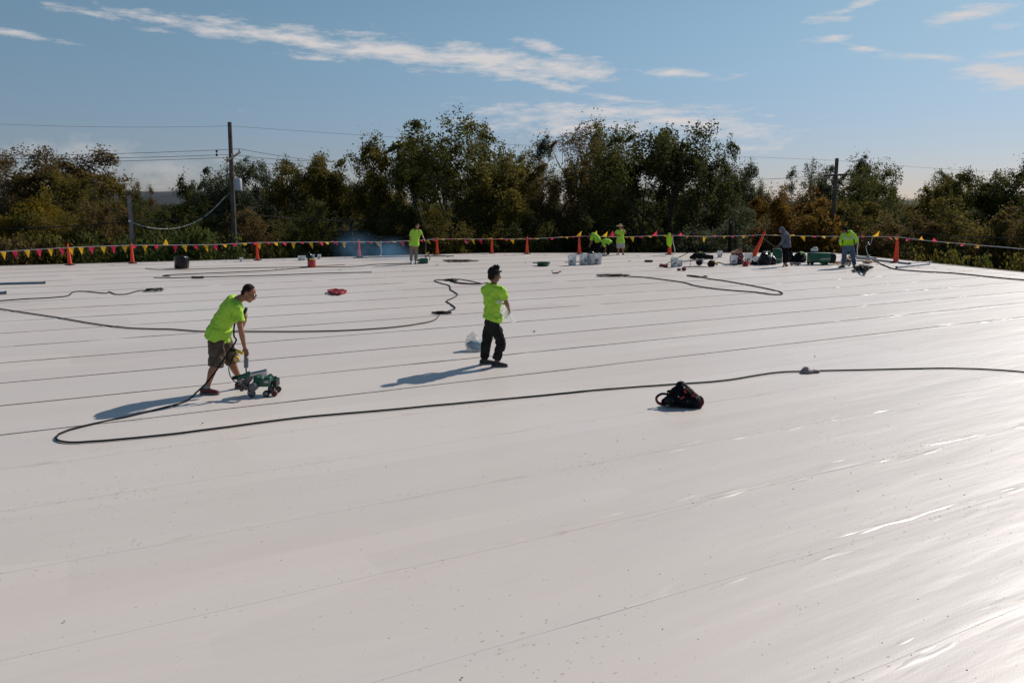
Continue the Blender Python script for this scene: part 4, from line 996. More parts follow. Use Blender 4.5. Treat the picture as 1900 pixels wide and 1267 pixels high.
# man in khaki at the far welder
Y0 = 37.2
person(G(767, 488.5), 'man in neon shirt and khaki trousers looking down at his feet in smoke', dict(
 voxel=.016, pel=q(768, 453), waist=q(769.5, 445), chest=q(771, 436), upper=q(771.5, 429), neck=q(772.5, 425.5), head=q(774.5, 420),
 face=V((.35, -.9, -.4)), hipR=q(764.5, 455), hipL=q(772, 455), knR=q(763.5, 470), knL=q(772, 470), anR=q(763, 484.5), anL=q(771, 484.5, -.1), toeR=V((.1, -1, 0)), toeL=V((.3, -1, 0)),
 shR=q(764.5, 429.5), shL=q(779, 429.5), elR=q(760.5, 441), wrR=q(761, 450.5, -.1), elL=q(783.5, 437), wrL=q(786.5, 444, -.15),
 skin=M['skin'], hem=q(768, 456), top=M['hivis'], sleeve=.72, legs=M['tan'], shoe=mat('pale_blue_shoe', (.25,.38,.5), .6), hairk='short', hair=M['hairb'], shirt_ex=.045, leg_ex=.002, wr=.015))
# two workers bending
Y0 = G(1105, 472).y
person(G(1105, 471.5), 'worker in neon shirt and dark cap stooping left beside a cone', dict(
 voxel=.018, pel=q(1110, 447), waist=q(1107, 441), chest=q(1102, 437), upper=q(1097.5, 437), neck=q(1095, 436.5), head=q(1091.5, 437),
 face=V((-.8, -.2, -.7)), hup=V((-.6, 0, .8)), hipR=q(1109.5, 450, .1), hipL=q(1109.5, 450, -.1), knR=q(1100, 459, .12), knL=q(1106, 461, -.12), anR=q(1100, 470, .15), anL=q(1108.5, 470, -.12), toeR=V((-1, 0, 0)), toeL=V((-1, -.2, 0)),
 shR=q(1098, 439, .2), shL=q(1098, 440, -.2), elR=q(1096, 449, .2), wrR=q(1094, 455, .1), elL=q(1098, 450, -.22), wrL=q(1094.5, 455, -.15),
 skin=M['skind'], hem=q(1111, 449), top=M['hivis'], sleeve=.6, legs=M['bpants'], hairk='cap', shirt_ex=.03, leg_ex=.01, wr=.02))
Y0 = G(1120, 473).y
person(G(1122, 473), 'worker in neon shirt doubled over with both hands near the roof', dict(
 voxel=.018, pel=q(1130, 450.5), waist=q(1127, 447.5), chest=q(1122.5, 448), upper=q(1119, 450.5), neck=q(1117.5, 452), head=q(1115.5, 455),
 face=V((-.3, -.5, -1)), hup=V((-1, -.2, -.2)), hipR=q(1130, 454, .1), hipL=q(1129, 454, -.1), knR=q(1130, 463, .1), knL=q(1117, 462.5, -.05), anR=q(1128.5, 471, .1), anL=q(1116.5, 471, -.05), toeR=V((-.7, -.7, 0)), toeL=V((-.8, -.6, 0)),
 shR=q(1120, 453, .16), shL=q(1121, 454, -.18), elR=q(1122, 462, .05), wrR=q(1120, 470, -.02), elL=q(1124, 462, -.2), wrL=q(1122, 470.5, -.2),
 skin=M['skind'], hem=q(1131, 452), top=M['hivis'], sleeve=.5, legs=M['bpants'], hairk='cap', shirt_ex=.025, leg_ex=.005, wr=.02))
Y0 = G(1151, 473).y
person(G(1151, 472.5), 'person in wide straw hat, neon shirt and pale shorts raising a hand to their face', dict(
 voxel=.016, pel=q(1151, 449), waist=q(1151, 442), chest=q(1151, 434.5), upper=q(1151, 428.5), neck=q(1151, 425.5), head=q(1151, 421),
 face=V((-.25, -1, -.05)), hipR=q(1147.5, 450), hipL=q(1154.5, 450), knR=q(1147.5, 461), knL=q(1155.5, 461), anR=q(1147, 470), anL=q(1156, 470), toeR=V((-.6, -1, 0)), toeL=V((.1, -1, 0)),
 shR=q(1145, 429), shL=q(1157, 429), elR=q(1141.5, 436.5), wrR=q(1146, 438, -.2), elL=q(1160.5, 432.5, -.1), wrL=q(1156.5, 426.5, -.2), handR=V((1, -.2, 0)), handL=V((-.5, .1, 1)),
 skin=M['skin'], hem=q(1151, 451), top=M['hivis'], sleeve=.6, leglen=.93, legs=M['gshort'], leg_name='shorts', hairk='straw', shirt_ex=.035, leg_ex=.012, wr=.018))
Y0 = 35.6
person(G(1455, 492.5), 'worker in grey hooded top and black trousers bowing over the green cases', dict(
 voxel=.016, pel=q(1459, 456), waist=q(1460, 448), chest=q(1459, 440), upper=q(1456, 434), neck=q(1453, 430.5), head=q(1450, 427.5),
 face=V((-1, -.1, -.5)), hipR=q(1458, 458, .08), hipL=q(1457, 458, -.08), knR=q(1459.5, 474, .1), knL=q(1455.5, 474, -.08), anR=q(1459.5, 487.5, .1), anL=q(1455, 489, -.1), toeR=V((-.9, -.4, 0)), toeL=V((-.5, -1, 0)),
 shR=q(1455.5, 435.5, .16), shL=q(1454, 436.5, -.17), elR=q(1454, 446, .2), wrR=q(1448, 454, .1), elL=q(1452, 448, -.2), wrL=q(1446, 455.5, -.15), handR=V((-1, 0, -.3)), handL=V((-1, 0, -.2)),
 skin=M['skin'], hem=q(1459, 459), top=M['hoodie'], top_name='hooded_top', sleeve=1.5, legs=M['bpants'], shoe=M['shoer'], hairk='hood', shirt_ex=.035, leg_ex=.006, wr=.02))
Y0 = 35.0
H_, hpH = person(G(1573, 497), 'man seen from behind in neon yellow jacket and blue jeans', dict(
 voxel=.014, fat=1.12, pel=q(1574, 457), waist=q(1574, 450), chest=q(1574, 441), upper=q(1573.5, 433.5), neck=q(1571.5, 430.5), head=q(1569, 427.5),
 face=V((-.35, 1, -.45)), hipR=q(1579, 459), hipL=q(1569, 459), knR=q(1583, 477), knL=q(1566, 476), anR=q(1585, 493), anL=q(1564.5, 491.5), toeR=V((.2, 1, 0)), toeL=V((-1, .1, 0)),
 shR=q(1583.5, 435.5), shL=q(1563.5, 436), elR=q(1589, 443, .1), wrR=q(1589, 451, .15), elL=q(1559.5, 447), wrL=q(1560.5, 455.5, .1),
 skin=M['skind'], hem=q(1574, 454), top=M['hivisj'], top_name='jacket', sleeve=1.5, legs=M['jeans'], hairk='cap', shirt_ex=.03, leg_ex=.02, wr=.018))
b = MB()                                                                  # silver tape of the jacket
Yj = 35.0-.185
for pts in ([(1563.5, 441.8), (1570, 442.5), (1577, 442.5), (1584, 441.5)], [(1564.5, 433.5), (1566.5, 438), (1567.5, 442)], [(1581.5, 433), (1582, 438), (1581, 442)]):
    P = spline([J(x, y, Yj+.02*abs(x-1574)/10) for x, y in pts], 4)
    for a, c in zip(P, P[1:]):
        mid = (a+c)/2; d = c-a; side = Vector((0, 1, 0)).cross(d).normalized()*.028
        b.bm.faces.new([b.bm.verts.new(v) for v in (a-side, c-side, c+side, a+side)])
bmesh.ops.remove_doubles(b.bm, verts=b.bm.verts, dist=.001); bmesh.ops.solidify(b.bm, geom=b.bm.faces[:], thickness=.012)
b.cyl(J(1559.5, 446.5, 35), J(1559.3, 448, 35), .078, .078, 14); b.cyl(J(1588, 441, 35.08), J(1588.6, 442.6, 35.09), .08, .08, 14)
jk = [c for c in H_.children if c.name.startswith('jacket')][0]; b.build('reflective_tape', M['silver'], jk, off=H_.location)

# ------------------------------------------------------------------ things the near two hold
c = q(0, 0) if False else J(455, 580, YA+.05)
ct = empty('remote_control', c, 'black handheld control held up in the stooping man\'s far hand', 'controller')
b = MB(); rot = Matrix.Rotation(R(25), 4, 'Y'); b.box((0, 0, .02), (.045, .06, .11), rot, bev=.01, taper=.85); b.build('casing', M['black'], ct)
b = MB(); b.cyl((-.01, 0, -.05), (-.03, 0, -.1), .016, .012, 10); b.build('cable_gland', M['rubber'], ct)
c = J(438, 651, YA-.2); tl = empty('power_tool', c, 'yellow and black tool hanging at the stooping man\'s pocket', 'tool')
b = MB(); b.cyl((.0, 0, 0), (.10, 0, -.035), .028, .024, 12); b.build('handle', M['yellow'], tl)
b = MB(); b.cyl((-.07, 0, .02), (.0, 0, 0), .024, .03, 12); b.box((-.055, 0, .016), (.05, .06, .06), bev=.01); b.build('head', M['rubber'], tl)
c = J(439, 666, YA-.02); tm_ = empty('tape_measure', c, 'yellow tape measure clipped on the leg of the camouflage shorts', 'tape measure')
b = MB(); b.cyl((0, -.022, 0), (0, .022, 0), .042, .042, 20); b.build('case', M['yellow'], tm_); b = MB(); b.cyl((0, -.026, 0), (0, -.02, 0), .02, .02, 14); b.box((.0, 0, -.05), (.02, .03, .03)); b.build('blade', M['steel'], tm_)
# clear wrap
b = MB(); Yw = 13.42+.12
b.loft([J(942, 560, Yw), J(940, 572, Yw), J(939, 582, Yw), J(944, 589, Yw-.02), J(951, 594, Yw-.03), J(957, 597, Yw-.05)], [(.03, .015), (.045, .02), (.05, .02), (.05, .018), (.035, .012), (.02, .006)], (1, 0, 0), seg=14)
b.loft([J(942, 574, Yw), J(946, 583, Yw), J(949, 592, Yw)], [(.03, .012), (.02, .01), (.012, .006)], (1, 0, 0))
b.loft([J(940, 580, Yw), J(938, 588, Yw), J(937.5, 592, Yw)], [(.02, .012), (.025, .01), (.012, .006)], (1, 0, 0))
w_ = b.union('clear_wrap', M['film'], None, voxel=.008, smooth=1, wrinkle=.014, wscale=18); tag(w_, 'crumpled clear plastic wrap dangling from the boy\'s hands', 'wrap')
b = MB(); b.loft([J(923, 561, 13.42-.2), J(929, 558, 13.42-.12), J(932, 556.5, 13.42+.1)], [(.03, .02), (.035, .02), (.02, .01)], (0, 0, 1)); w2 = b.union('wrap_roll', M['film'], None, voxel=.008, smooth=1, wrinkle=.008, wscale=20); tag(w2, 'pale roll of wrap tucked under the boy\'s right arm', 'roll')
# plastic bag with bottles
c = G(881, 650); pb_ = empty('plastic_bag', c, 'white plastic bag slumped on the roof left of the boy', 'bag')
b = MB(); b.loft([Vector((-.03, 0, .02)), Vector((-.05, .02, .12)), Vector((-.04, .03, .22)), Vector((.0, .03, .29)), Vector((.03, .03, .31))], [(.12, .11), (.125, .10), (.11, .07), (.07, .03), (.03, .015)], (1, 0, 0), seg=20)
b.union('bag_film', mat('milky_film', (.8,.79,.78), .35, transl=.5, alpha=.8, bump=1.0, bscale=14), pb_, voxel=.01, smooth=1, wrinkle=.022, wscale=11)
b = MB(); rot = Matrix.Rotation(R(-68), 4, 'Y') @ Matrix.Rotation(0, 4, 'Z')
b.lathe([(.02, -.02), (.075, 0), (.082, .03), (.082, .20), (.06, .26), (.03, .29), (.03, .31)], (.16, -.06, .085), Matrix.Rotation(R(-80), 4, 'Y'), 20)
bt = b.build('water_jug', mat('blue_grey_bottle', (.40,.50,.58), .25, transl=.4, bump=.8, bscale=25)); bt.location = c; tag(bt, 'clear bluish jug lying on its side under the white plastic bag', 'bottle')

# ------------------------------------------------------------------ hot air welders
def wheel(px, py, pz, r, w, root, mt=M['rubber'], hub=M['greyp'], name='wheel'):
    b = MB(); b.lathe([(r*.55, -w/2), (r*.93, -w/2), (r, -w*.3), (r, w*.3), (r*.93, w/2), (r*.55, w/2)], (px, py, pz), Matrix.Rotation(R(90), 4, 'X'), 24); o = b.build(name, mt, root)
    b = MB(); b.lathe([(r*.12, -w*.62), (r*.3, -w*.6), (r*.34, -w*.5), (r*.58, -w*.5), (r*.6, w*.5), (r*.2, w*.6)], (px, py, pz), Matrix.Rotation(R(90), 4, 'X'), 20); b.build('hub', hub, o)
mo = G(480, 733)
mc = empty('welding_machine', mo, 'green and grey walk-behind hot air welder pushed by the stooping man', 'machine', None, R(4))
s_ = F/mo.y
def m3(px, py, y=0): return Vector(((px-480)/s_, y, (733-py)/s_*1.02))
b = MB(); b.box(m3(489, 707, .05), (.27, .23, .14), bev=.022, taper=.9); b.box(m3(478, 700, .04), (.06, .18, .08), bev=.01); b.build('body', M['green'], mc)
b = MB(); b.box(m3(498, 706, -.062), (.105, .02, .065), bev=.006); b.box(m3(500, 707, .165), (.165, .02, .085), bev=.006); pn = b.build('side_panel', M['greyp'], mc)
b = MB(); b.box(m3(498, 706, -.074), (.05, .003, .014)); b.build('label_plate', M['ltext'], pn)
b = MB(); b.box(m3(512.5, 711, .05), (.055, .24, .11), bev=.012); b.build('front_bumper', M['black'], mc)
b = MB(); b.tube(spline([m3(499, 700, .05), m3(500, 696, .05), m3(504, 695, .05), m3(506.5, 700, .05)]), .009, 8); b.build('carry_handle', M['black'], mc)
wheel(m3(512, 0).x, -.08, .046, .046, .05, mc, mat('brown_rubber', (.11,.06,.05), .7), M['maroon'])
wheel(m3(512, 0).x, .17, .046, .046, .05, mc, M['rubber'], M['dgrey'])
wheel(m3(498, 0).x, -.11, .048, .048, .045, mc); wheel(m3(498, 0).x, .19, .048, .048, .045, mc)
wheel(m3(471, 0).x, -.10, .050, .050, .05, mc, M['dgrey'])
b = MB(); p = m3(474.5, 714, -.13); b.cyl(p, p+Vector((0, .14, 0)), .060, .060, 24); b.cyl(p+Vector((0, -.012, 0)), p, .045, .052, 24); b.cyl(p+Vector((0, -.03, 0)), p+Vector((0, -.01, 0)), .02, .024, 16); b.build('drive_motor', M['greyp'], mc)
b = MB()
for k, (x, y, r_) in enumerate(((460, 716, .035), (455, 711, .03), (463, 706, .03), (452, 719, .028), (466, 722, .03), (459, 700, .022), (468, 700, .028))):
    p = m3(x, y, -.10+.02*(k % 3)); b.cyl(p, p+Vector((0, .13, 0)), r_, r_*.9, 16)
b.box(m3(458, 710, -.02), (.10, .06, .12), bev=.01); b.cyl(m3(448, 712, -.05), m3(470, 718, -.05), .012, .012, 8); b.cyl(m3(453, 722, -.07), m3(466, 703, -.07), .01, .01, 8); b.build('roller_assembly', M['dgrey'], mc)
b = MB(); b.tube(spline([m3(463, 724, -.12), m3(470, 732, -.13), m3(486, 734, -.14), m3(508, 731, -.13)]), .007, 6); b.build('guide_chain', M['black'], mc)
b = MB(); b.cyl(m3(446, 696, -.10), m3(449, 695.5, -.10), .020, .034, 16); b.cyl(m3(437, 697, -.10), m3(446, 696, -.10), .026, .030, 16); b.build('blower_cap', M['black'], mc)
b = MB(); b.cyl(m3(448, 696, -.10), m3(468, 691, -.10), .036, .034, 18); b.ball(m3(468, 690, -.10), .042, 14); b.build('blower', M['green'], mc)
b = MB(); b.cyl(m3(468, 691.5, -.10), m3(498, 685.5, -.10), .034, .034, 20); b.cyl(m3(496, 686, -.10), m3(501, 685, -.10), .038, .038, 20); b.box(m3(495, 693, -.10), (.03, .05, .09), Matrix.Rotation(R(25), 4, 'Y'), bev=.004); b.box(m3(499, 689.5, -.10), (.05, .06, .012), Matrix.Rotation(R(-35), 4, 'Y')); b.build('hot_air_nozzle', M['steel'], mc)
b = MB(); b.cyl(m3(467, 688, -.06), m3(467.5, 697, -.06), .05, .05, 18); b.box(m3(470, 695, -.06), (.07, .06, .07), bev=.01); b.build('gearbox', M['greyp'], mc)
b = MB(); b.cyl(m3(461.5, 696, -.05), m3(460, 655, -.05), .011, .011, 10); b.cyl(m3(457, 690, -.05), m3(466, 690, -.05), .008, .008, 8); b.build('guide_bar', M['dgrey'], mc)
b = MB(); b.box(m3(462.3, 669.5, -.06), (.06, .035, .145), Matrix.Rotation(R(4), 4, 'Y'), bev=.005); b.build('control_box', M['greyp'], mc)
b = MB(); b.cyl(m3(463.5, 661, -.06), m3(462.5, 643, -.06), .008, .008, 10); b.build('grip_rod', M['cordbr'], mc)
b = MB(); b.tube(spline([m3(447, 648, -.12), m3(440, 660, -.13), m3(433, 675, -.14), m3(434, 690, -.14), m3(440, 702, -.12), m3(450, 707, -.1)]), .008, 6); b.build('power_lead', M['ropeb'], mc)
# far welder
mo = G(785, 489); s_ = F/mo.y
mf = empty('welding_machine', mo, 'green walk-behind welder at the feet of the man in khaki trousers', 'machine')
def m4(px, py, y=0): return Vector(((px-785)/s_, y, (489-py)/s_))
b = MB(); b.box(m4(786.5, 484, 0), (.40, .28, .24), bev=.03, taper=.93); b.build('body', M['green'], mf)
b = MB(); b.box(m4(776.5, 483, -.02), (.10, .26, .08), bev=.01); b.box(m4(776.5, 488, -.02), (.08, .26, .04)); b.build('front_bumper', M['black'], mf)
for x in (778, 789): wheel(m4(x, 0).x, -.14, .045, .045, .05, mf)
b = MB(); b.cyl(m4(789.5, 478.5), m4(791, 445), .02, .018, 10); b.cyl(m4(788, 445), m4(794, 445), .022, .022, 10); b.box(m4(790.5, 462, 0), (.05, .04, .2), bev=.01); b.build('guide_bar', M['dgrey'], mf)
b = MB(); b.box(m4(793, 470, 0), (.18, .05, .06), Matrix.Rotation(R(-20), 4, 'Y'), bev=.01); b.build('blower', M['yellow'], mf)
b = MB(); b.tube(spline([m4(790, 478), m4(794, 474), m4(798, 478), m4(796, 484)]), .018, 6); b.tube(spline([m4(776, 480), m4(773, 476), m4(775, 471)]), .014, 6); b.build('power_lead', M['ropeb'], mf)

# ------------------------------------------------------------------ the harness bag
c = G(1258, 754); hb = empty('tool_harness', c, 'black and red safety harness heaped on the bare roof near the cord', 'harness')
s_ = F/c.y
def m5(px, py, y=0): return Vector(((px-1258)/s_, y, max(.012, (754-py)/s_)))
b = MB(); b.loft([m5(1232, 745, .02), m5(1244, 742, .03), m5(1256, 741, .05), m5(1272, 742, .03), m5(1290, 744, -.02), m5(1297, 745, -.02)], [(.05, .04), (.09, .07), (.13, .11), (.14, .11), (.13, .09), (.08, .06)], (0, 1, 0))
b.loft([m5(1254, 740, .05), m5(1259, 728, .06), m5(1265, 714, .07), m5(1267, 712, .07)], [(.12, .11), (.09, .10), (.05, .06), (.03, .035)], (0, 1, 0))
b.loft([m5(1266, 716, .05), m5(1277, 725, .03), m5(1289, 735, .0), m5(1296, 744, 0)], [(.05, .05), (.07, .05), (.08, .05), (.05, .05)], (0, 1, 0))
b.loft([m5(1244, 738, .03), m5(1252, 729, .03), m5(1260, 716, .05)], [(.06, .045), (.055, .04), (.045, .035)], (0, 1, 0))
b.union('padding', M['bagblk'], hb, voxel=.010, smooth=1, wrinkle=.016, wscale=13)
b = MB()
for pts in ([(1238, 730, 0), (1226, 729, -.01), (1217, 734, -.02), (1216, 741, -.02), (1221, 746, -.03), (1234, 749, -.05)], [(1240, 748, -.08), (1262, 749, -.10), (1284, 751, -.12), (1298, 747, -.10), (1303, 739, -.04), (1298, 734, 0)],
            [(1236, 726, 0), (1241, 723.5, 0), (1246, 726, 0), (1250, 730, 0)], [(1262, 713, .0), (1270, 718, -.03), (1280, 729, -.08), (1291, 737, -.09)]):
    P = spline([m5(*p) for p in pts], 6)
    b.tube(P, .017, 6)
b.build('strap', M['bagblk'], hb)
for pts, r_ in (([m5(1215.5, 735, -.035), m5(1215, 740, -.035), m5(1219, 747, -.04), m5(1232, 751, -.06)], .012), ([m5(1302, 738, -.06), m5(1302.5, 744, -.08), m5(1297, 752, -.11)], .018)):
    b = MB(); b.tube(spline(pts, 5), r_, 6); b.build('red_webbing', M['dred'], hb)
for p_, q_, ra, rb in (((1268.5, 724), (1274, 721), (.03, .012), (.03, .012)), ((1281, 731), (1287, 726), (.012, .012), (.022, .012)), ((1294, 734), (1295.5, 739), (.012, .012), (.012, .012)), ((1260, 735), (1266, 732), (.018, .012), (.015, .012))):
    b = MB(); dz_ = -.05 if p_[0] == 1268.5 else -.095; b.loft([m5(*p_, dz_), m5(*q_, dz_+.01)], [ra, rb], (0, 0, 1)); b.build('red_webbing', M['dred'], hb)
b = MB()
for x, y in ((1255, 731), (1273, 740), (1277, 739), (1265, 714)): b.ball(m5(x, y, -.11), .012, 8)
b.build('buckle', M['steel'], hb)
b = MB()
for x, z in ((1244, .05), (1240, .045)): b.cyl(m5(x, 740, -.06), m5(x-6, 742, -.10), .05, .045, 14)
b.build('pouch', M['black'], hb)
# ------------------------------------------------------------------ buckets
def make_bucket():
    root = empty('bucket', (0, 0, 0), '', 'bucket')
    b = MB(); b.lathe([(.001, .004), (.128, .004), (.132, .012), (.150, .30), (.152, .305), (.158, .307), (.158, .325), (.154, .327), (.154, .365), (.159, .367), (.159, .382), (.152, .382), (.146, .30), (.126, .02), (.001, .016)], seg=28, close=False); b.build('shell', M['bucket'], root)
    b = MB(); b.tube([(math.cos(a)*.163, math.sin(a)*.05-.13*0-.02, .315-.16*math.sin(a)) for a in [math.pi*k/14 for k in range(15)]], .004, 6)
    for s in (-1, 1): b.box((s*.16, 0, .315), (.014, .04, .03), bev=.004)
    b.build('handle', M['dgrey'], root); return root
bk0 = make_bucket(); first = [True]
def bucket(px, py, hp, label, group=None, rz=0, m=None, mark=None):
    o = bk0 if first[0] else copytree(bk0); first[0] = False
    g = G(px, py); k = hp/(F/g.y)/.382; o.location = g; o.scale = (k, k, k); o.rotation_euler = (0, 0, rz); o['label'] = label
    if group: o['group'] = group
    elif 'group' in o: del o['group']
    if m is not None:
        for ch in o.children:
            if ch.name.startswith('shell'): ch.material_slots[0].link = 'OBJECT'; ch.material_slots[0].material = m
    if mark:
        for ch in o.children:
            if ch.name.startswith('shell'):
                b = MB(); x0, z0, w, h, nn = mark
                for j in range(nn):                               # small printed lines, wrapped on the wall
                    z = z0-j*h*1.7; r = .134+z*.054+.0018; ww = w*(1, .7, .85, .6)[j % 4]; prev = None
                    for i in range(9):
                        a = -math.pi/2-rz+x0+(i/8-.5)*ww/r
                        cur = (b.bm.verts.new((math.cos(a)*r, math.sin(a)*r, z)), b.bm.verts.new((math.cos(a)*(r+.001), math.sin(a)*(r+.001), z+h)))
                        if prev: b.bm.faces.new((prev[0], cur[0], cur[1], prev[1]))
                        prev = cur
                b.build('printed_label', M['label'], ch)
    return o
GB = 'four white buckets in a row'
bucket(1061.5, 492.5, 19.5, 'leftmost of four white buckets in a row, printed near its base', GB, .3, mark=(-.2, .17, .12, .028, 2))
bucket(1082, 491.5, 19.5, 'second from left of the four white buckets in a row', GB, 1.1, mark=(.3, .24, .045, .022, 4))
bucket(1096.5, 491, 20.5, 'third of the four white buckets in a row, under the black helmet', GB, 2.0, mark=(-.2, .14, .05, .012, 2))
bucket(1109, 490.5, 20, 'rightmost of the four white buckets in a row', GB, .2)
bucket(448, 485.3, 7.5, 'short white bucket alone left of the third cone', None, 0)
bucket(581, 480.5, 8.5, 'small white bucket right behind the red can', None, .5); bucket(592.5, 480.5, 8.5, 'small white bucket rightmost beside the red can', None, 1)
bucket(556.5, 483.5, 8.8, 'white bucket at the left of the pair behind the red can', None, 1); bucket(564, 483.3, 8.8, 'white bucket touching the black canister behind the red can', None, 2)
bucket(1335.5, 477.5, 12, 'white bucket standing alone behind the hand truck', None, 1)
bucket(1250.5, 495.5, 17, 'white bucket behind the red broom with a yellow mark', None, .6, mark=(.0, .34, .10, .02, 1)); bucket(1261, 494.8, 12.5, 'pale bucket beside the hand truck handle', None, 1.4)
bucket(1361, 491.5, 17.5, 'white bucket below the cardboard box with a yellow label', None, .4, mark=(-.2, .30, .08, .03, 1)); bucket(1372.5, 490.5, 13, 'white bucket hidden behind the orange saw', None, 1)
bucket(1388, 489, 18, 'taller white bucket behind the orange saw', None, .2, m=M['white']); bucket(1403, 491, 14.5, 'white bucket left of the black sacks', None, .9, mark=(.2, .22, .05, .014, 3)); bucket(1410, 490.5, 13, 'white bucket touching the black sacks', None, .9)
def at(kind, px, py, label, cat, rz=0, group=None, z=0.0):
    g = G(px, py); e = empty(kind, g+Vector((0, 0, z)), label, cat, group, rz); s = F/g.y
    return e, (lambda x, y, d=0: Vector(((x-px)/s, d, max(0.0, (py-y)/s)-z)))
# helmet on the third bucket
e, m = at('safety_helmet', 1096.5, 491, 'glossy black helmet resting on the third white bucket', 'helmet', z=.46)
b = MB(); b.lathe([(.16, -.02), (.15, .02), (.14, .07), (.11, .12), (.06, .15), (.001, .16)], seg=24, close=False); b.build('shell', M['shiny'], e); b = MB(); b.lathe([(.165, -.025), (.172, -.018), (.16, -.01)], seg=24, close=False); b.ball((.05, -.13, .03), (.02, .01, .02), 8); b.build('rim', M['black'], e)
for xx, yy, w in ((1052, 487.5, 10), (1070, 486.8, 12)):
    e, m = at('wooden_stick', xx, yy, 'thin brown stick lying %s of the leftmost white bucket' % ('left' if xx < 1060 else 'right'), 'stick')
    b = MB(); b.cyl((-w/45/2, 0, .02), (w/45/2, .05, .02), .018, .018, 8); b.build('shaft', M['cordbr'], e); b = MB(); b.cyl((w/45/2, .05, .02), (w/45/2+.04, .054, .02), .02, .02, 8); b.build('tip', M['black'], e)
# green tray
e, m = at('plastic_tray', 1008, 493.5, 'shallow green oval tray on the roof right of the boy', 'tray')
b = MB(); b.lathe([(.001, .01), (.30, .01), (.36, .14), (.39, .145), (.39, .165), (.355, .16), (.30, .03), (.001, .025)], seg=32, close=False, sx=.85); b.build('basin', M['dgreen'], e)
b = MB(); b.box((-.40, 0, .14), (.18, .12, .04), bev=.012); b.cyl((-.33, -.1, .15), (-.10, -.22, .17), .012, .012, 6); b.build('handle', M['dgreen'], e)
# red stapler
e, m = at('hand_tool', 1032, 508, 'small dark red gun-shaped tool on the roof below the green tray', 'tool', z=0)
b = MB(); b.box(m(1031, 506.5), (.26, .05, .05), Matrix.Rotation(R(-8), 4, 'Y'), bev=.012); b.box(m(1037, 505), (.20, .05, .04), Matrix.Rotation(R(-22), 4, 'Y'), bev=.01); b.build('body', M['maroon'], e)
b = MB(); b.box(m(1024.5, 504), (.04, .05, .10), Matrix.Rotation(R(-20), 4, 'Y')); b.build('nozzle', M['steel'], e)
# black pad
e, m = at('kneeling_pad', 1203.5, 486.3, 'small flat black pad left of the red broom', 'pad'); b = MB(); b.box((0, 0, .05), (.36, .3, .09), bev=.02); b.build('cushion', M['black'], e); b = MB(); b.box((0, -.155, .06), (.30, .02, .02), bev=.004); b.build('edge_band', M['dgrey'], e)
# broom
e, m = at('push_broom', 1231, 496.5, 'dark red push broom with a long black handle leaning up', 'broom')
b = MB(); b.box(m(1231, 494, 0), (.42, .10, .09), Matrix.Rotation(R(6), 4, 'Y'), bev=.01, taper=.8); b.build('bristles', M['maroon'], e)
b = MB(); b.box(m(1232, 491, 0), (.40, .07, .045), Matrix.Rotation(R(6), 4, 'Y'), bev=.01); b.build('head', M['red'], e)
b = MB(); b.cyl(m(1234, 491, 0), m(1284, 468.5, .5), .018, .016, 8); b.build('handle', M['black'], e)
# hand roller
e, m = at('weight_roller', 1265, 502.5, 'small dark red two-wheeled roller lying in front of the hand truck', 'roller')
for x, r_ in ((1259.5, .055), (1269, .075)):
    b = MB(); p = m(x, 502.5)+Vector((0, 0, r_)); b.cyl(p+Vector((-.04, -.03, 0)), p+Vector((.05, .05, 0)), r_, r_, 20); b.build('wheel', M['maroon'], e)
b = MB(); b.cyl(m(1259.5, 500), m(1269, 499.5), .015, .015, 8); b.build('axle', M['dgrey'], e)
# hand truck with load
e, m = at('hand_truck', 1300, 494, 'low two-wheeled hand truck loaded with black gear', 'cart')
b = MB()
for dy in (-.22, .22):
    b.tube([m(1268, 485.5, dy)]+[m(1275, 484.5, dy), m(1300, 481.5, dy), m(1318, 479.5, dy)], .016, 8)
b.tube(spline([m(1266.5, 494, -.22), m(1277, 494, -.22), m(1279, 490, -.22), m(1279, 484, -.22)], 5), .016, 8)
b.tube([m(1268, 485.5, -.22), m(1266, 486, 0), m(1268, 485.5, .22)], .016, 8)
for x in (1280, 1292, 1304): b.tube([m(x, 483.5, -.22), m(x, 483.5, .22)], .012, 6)
b.tube([m(1316, 489.5, -.3), m(1301, 487, .32)], .014, 8); b.build('frame', M['steel'], e)
def dwheel(p, r_, w):
    b = MB(); rt = Matrix.Rotation(R(90), 4, 'X') ; b.lathe([(r_*.5, -w/2), (r_*.9, -w/2), (r_, -w*.25), (r_, w*.25), (r_*.9, w/2), (r_*.5, w/2)], p, rt, 24); o = b.build('wheel', M['rubber'], e)
    b = MB(); b.lathe([(.02, -w*.6), (.04, -w*.5), (r_*.5, -w*.3), (r_*.52, w*.3), (.03, w*.5)], p, rt, 18); b.build('hub', M['dgrey'], o)
dwheel(m(1316.5, 489)+Vector((0, -.30, 0)), .168, .09); dwheel(m(1300.5, 487.3)+Vector((0, .34, 0)), .155, .09)
b = MB(); g = G(1300, 494); s = F/g.y
b.loft([m(1282, 478, .0), m(1288, 476, 0), m(1295, 473.5, 0), m(1303, 474, 0), m(1308, 477, 0)], [(.16, .06), (.2, .12), (.2, .16), (.2, .14), (.16, .08)], (0, 1, 0))
b.loft([m(1296, 473, 0), m(1297.5, 469, 0), m(1299, 467, 0)], [(.08, .08), (.06, .05), (.02, .02)], (0, 1, 0))
lo = b.union('gear_bag', M['bagblk'], None, voxel=.016, smooth=1, wrinkle=.03, wscale=7); lo.location = g; tag(lo, 'lumpy black gear bag lying on the hand truck', 'bag')
b = MB()
for p_ in ((1294, 475.5), (1289, 478), (1296, 468.5)): b.ball(m(*p_, -.17), (.035, .02, .03), 8)
b.build('fluorescent_patch', M['hivisj'], lo)
e2, m2 = at('tool_case', 1314, 494, 'dark grey case on the wheel end of the hand truck', 'case', z=.30)
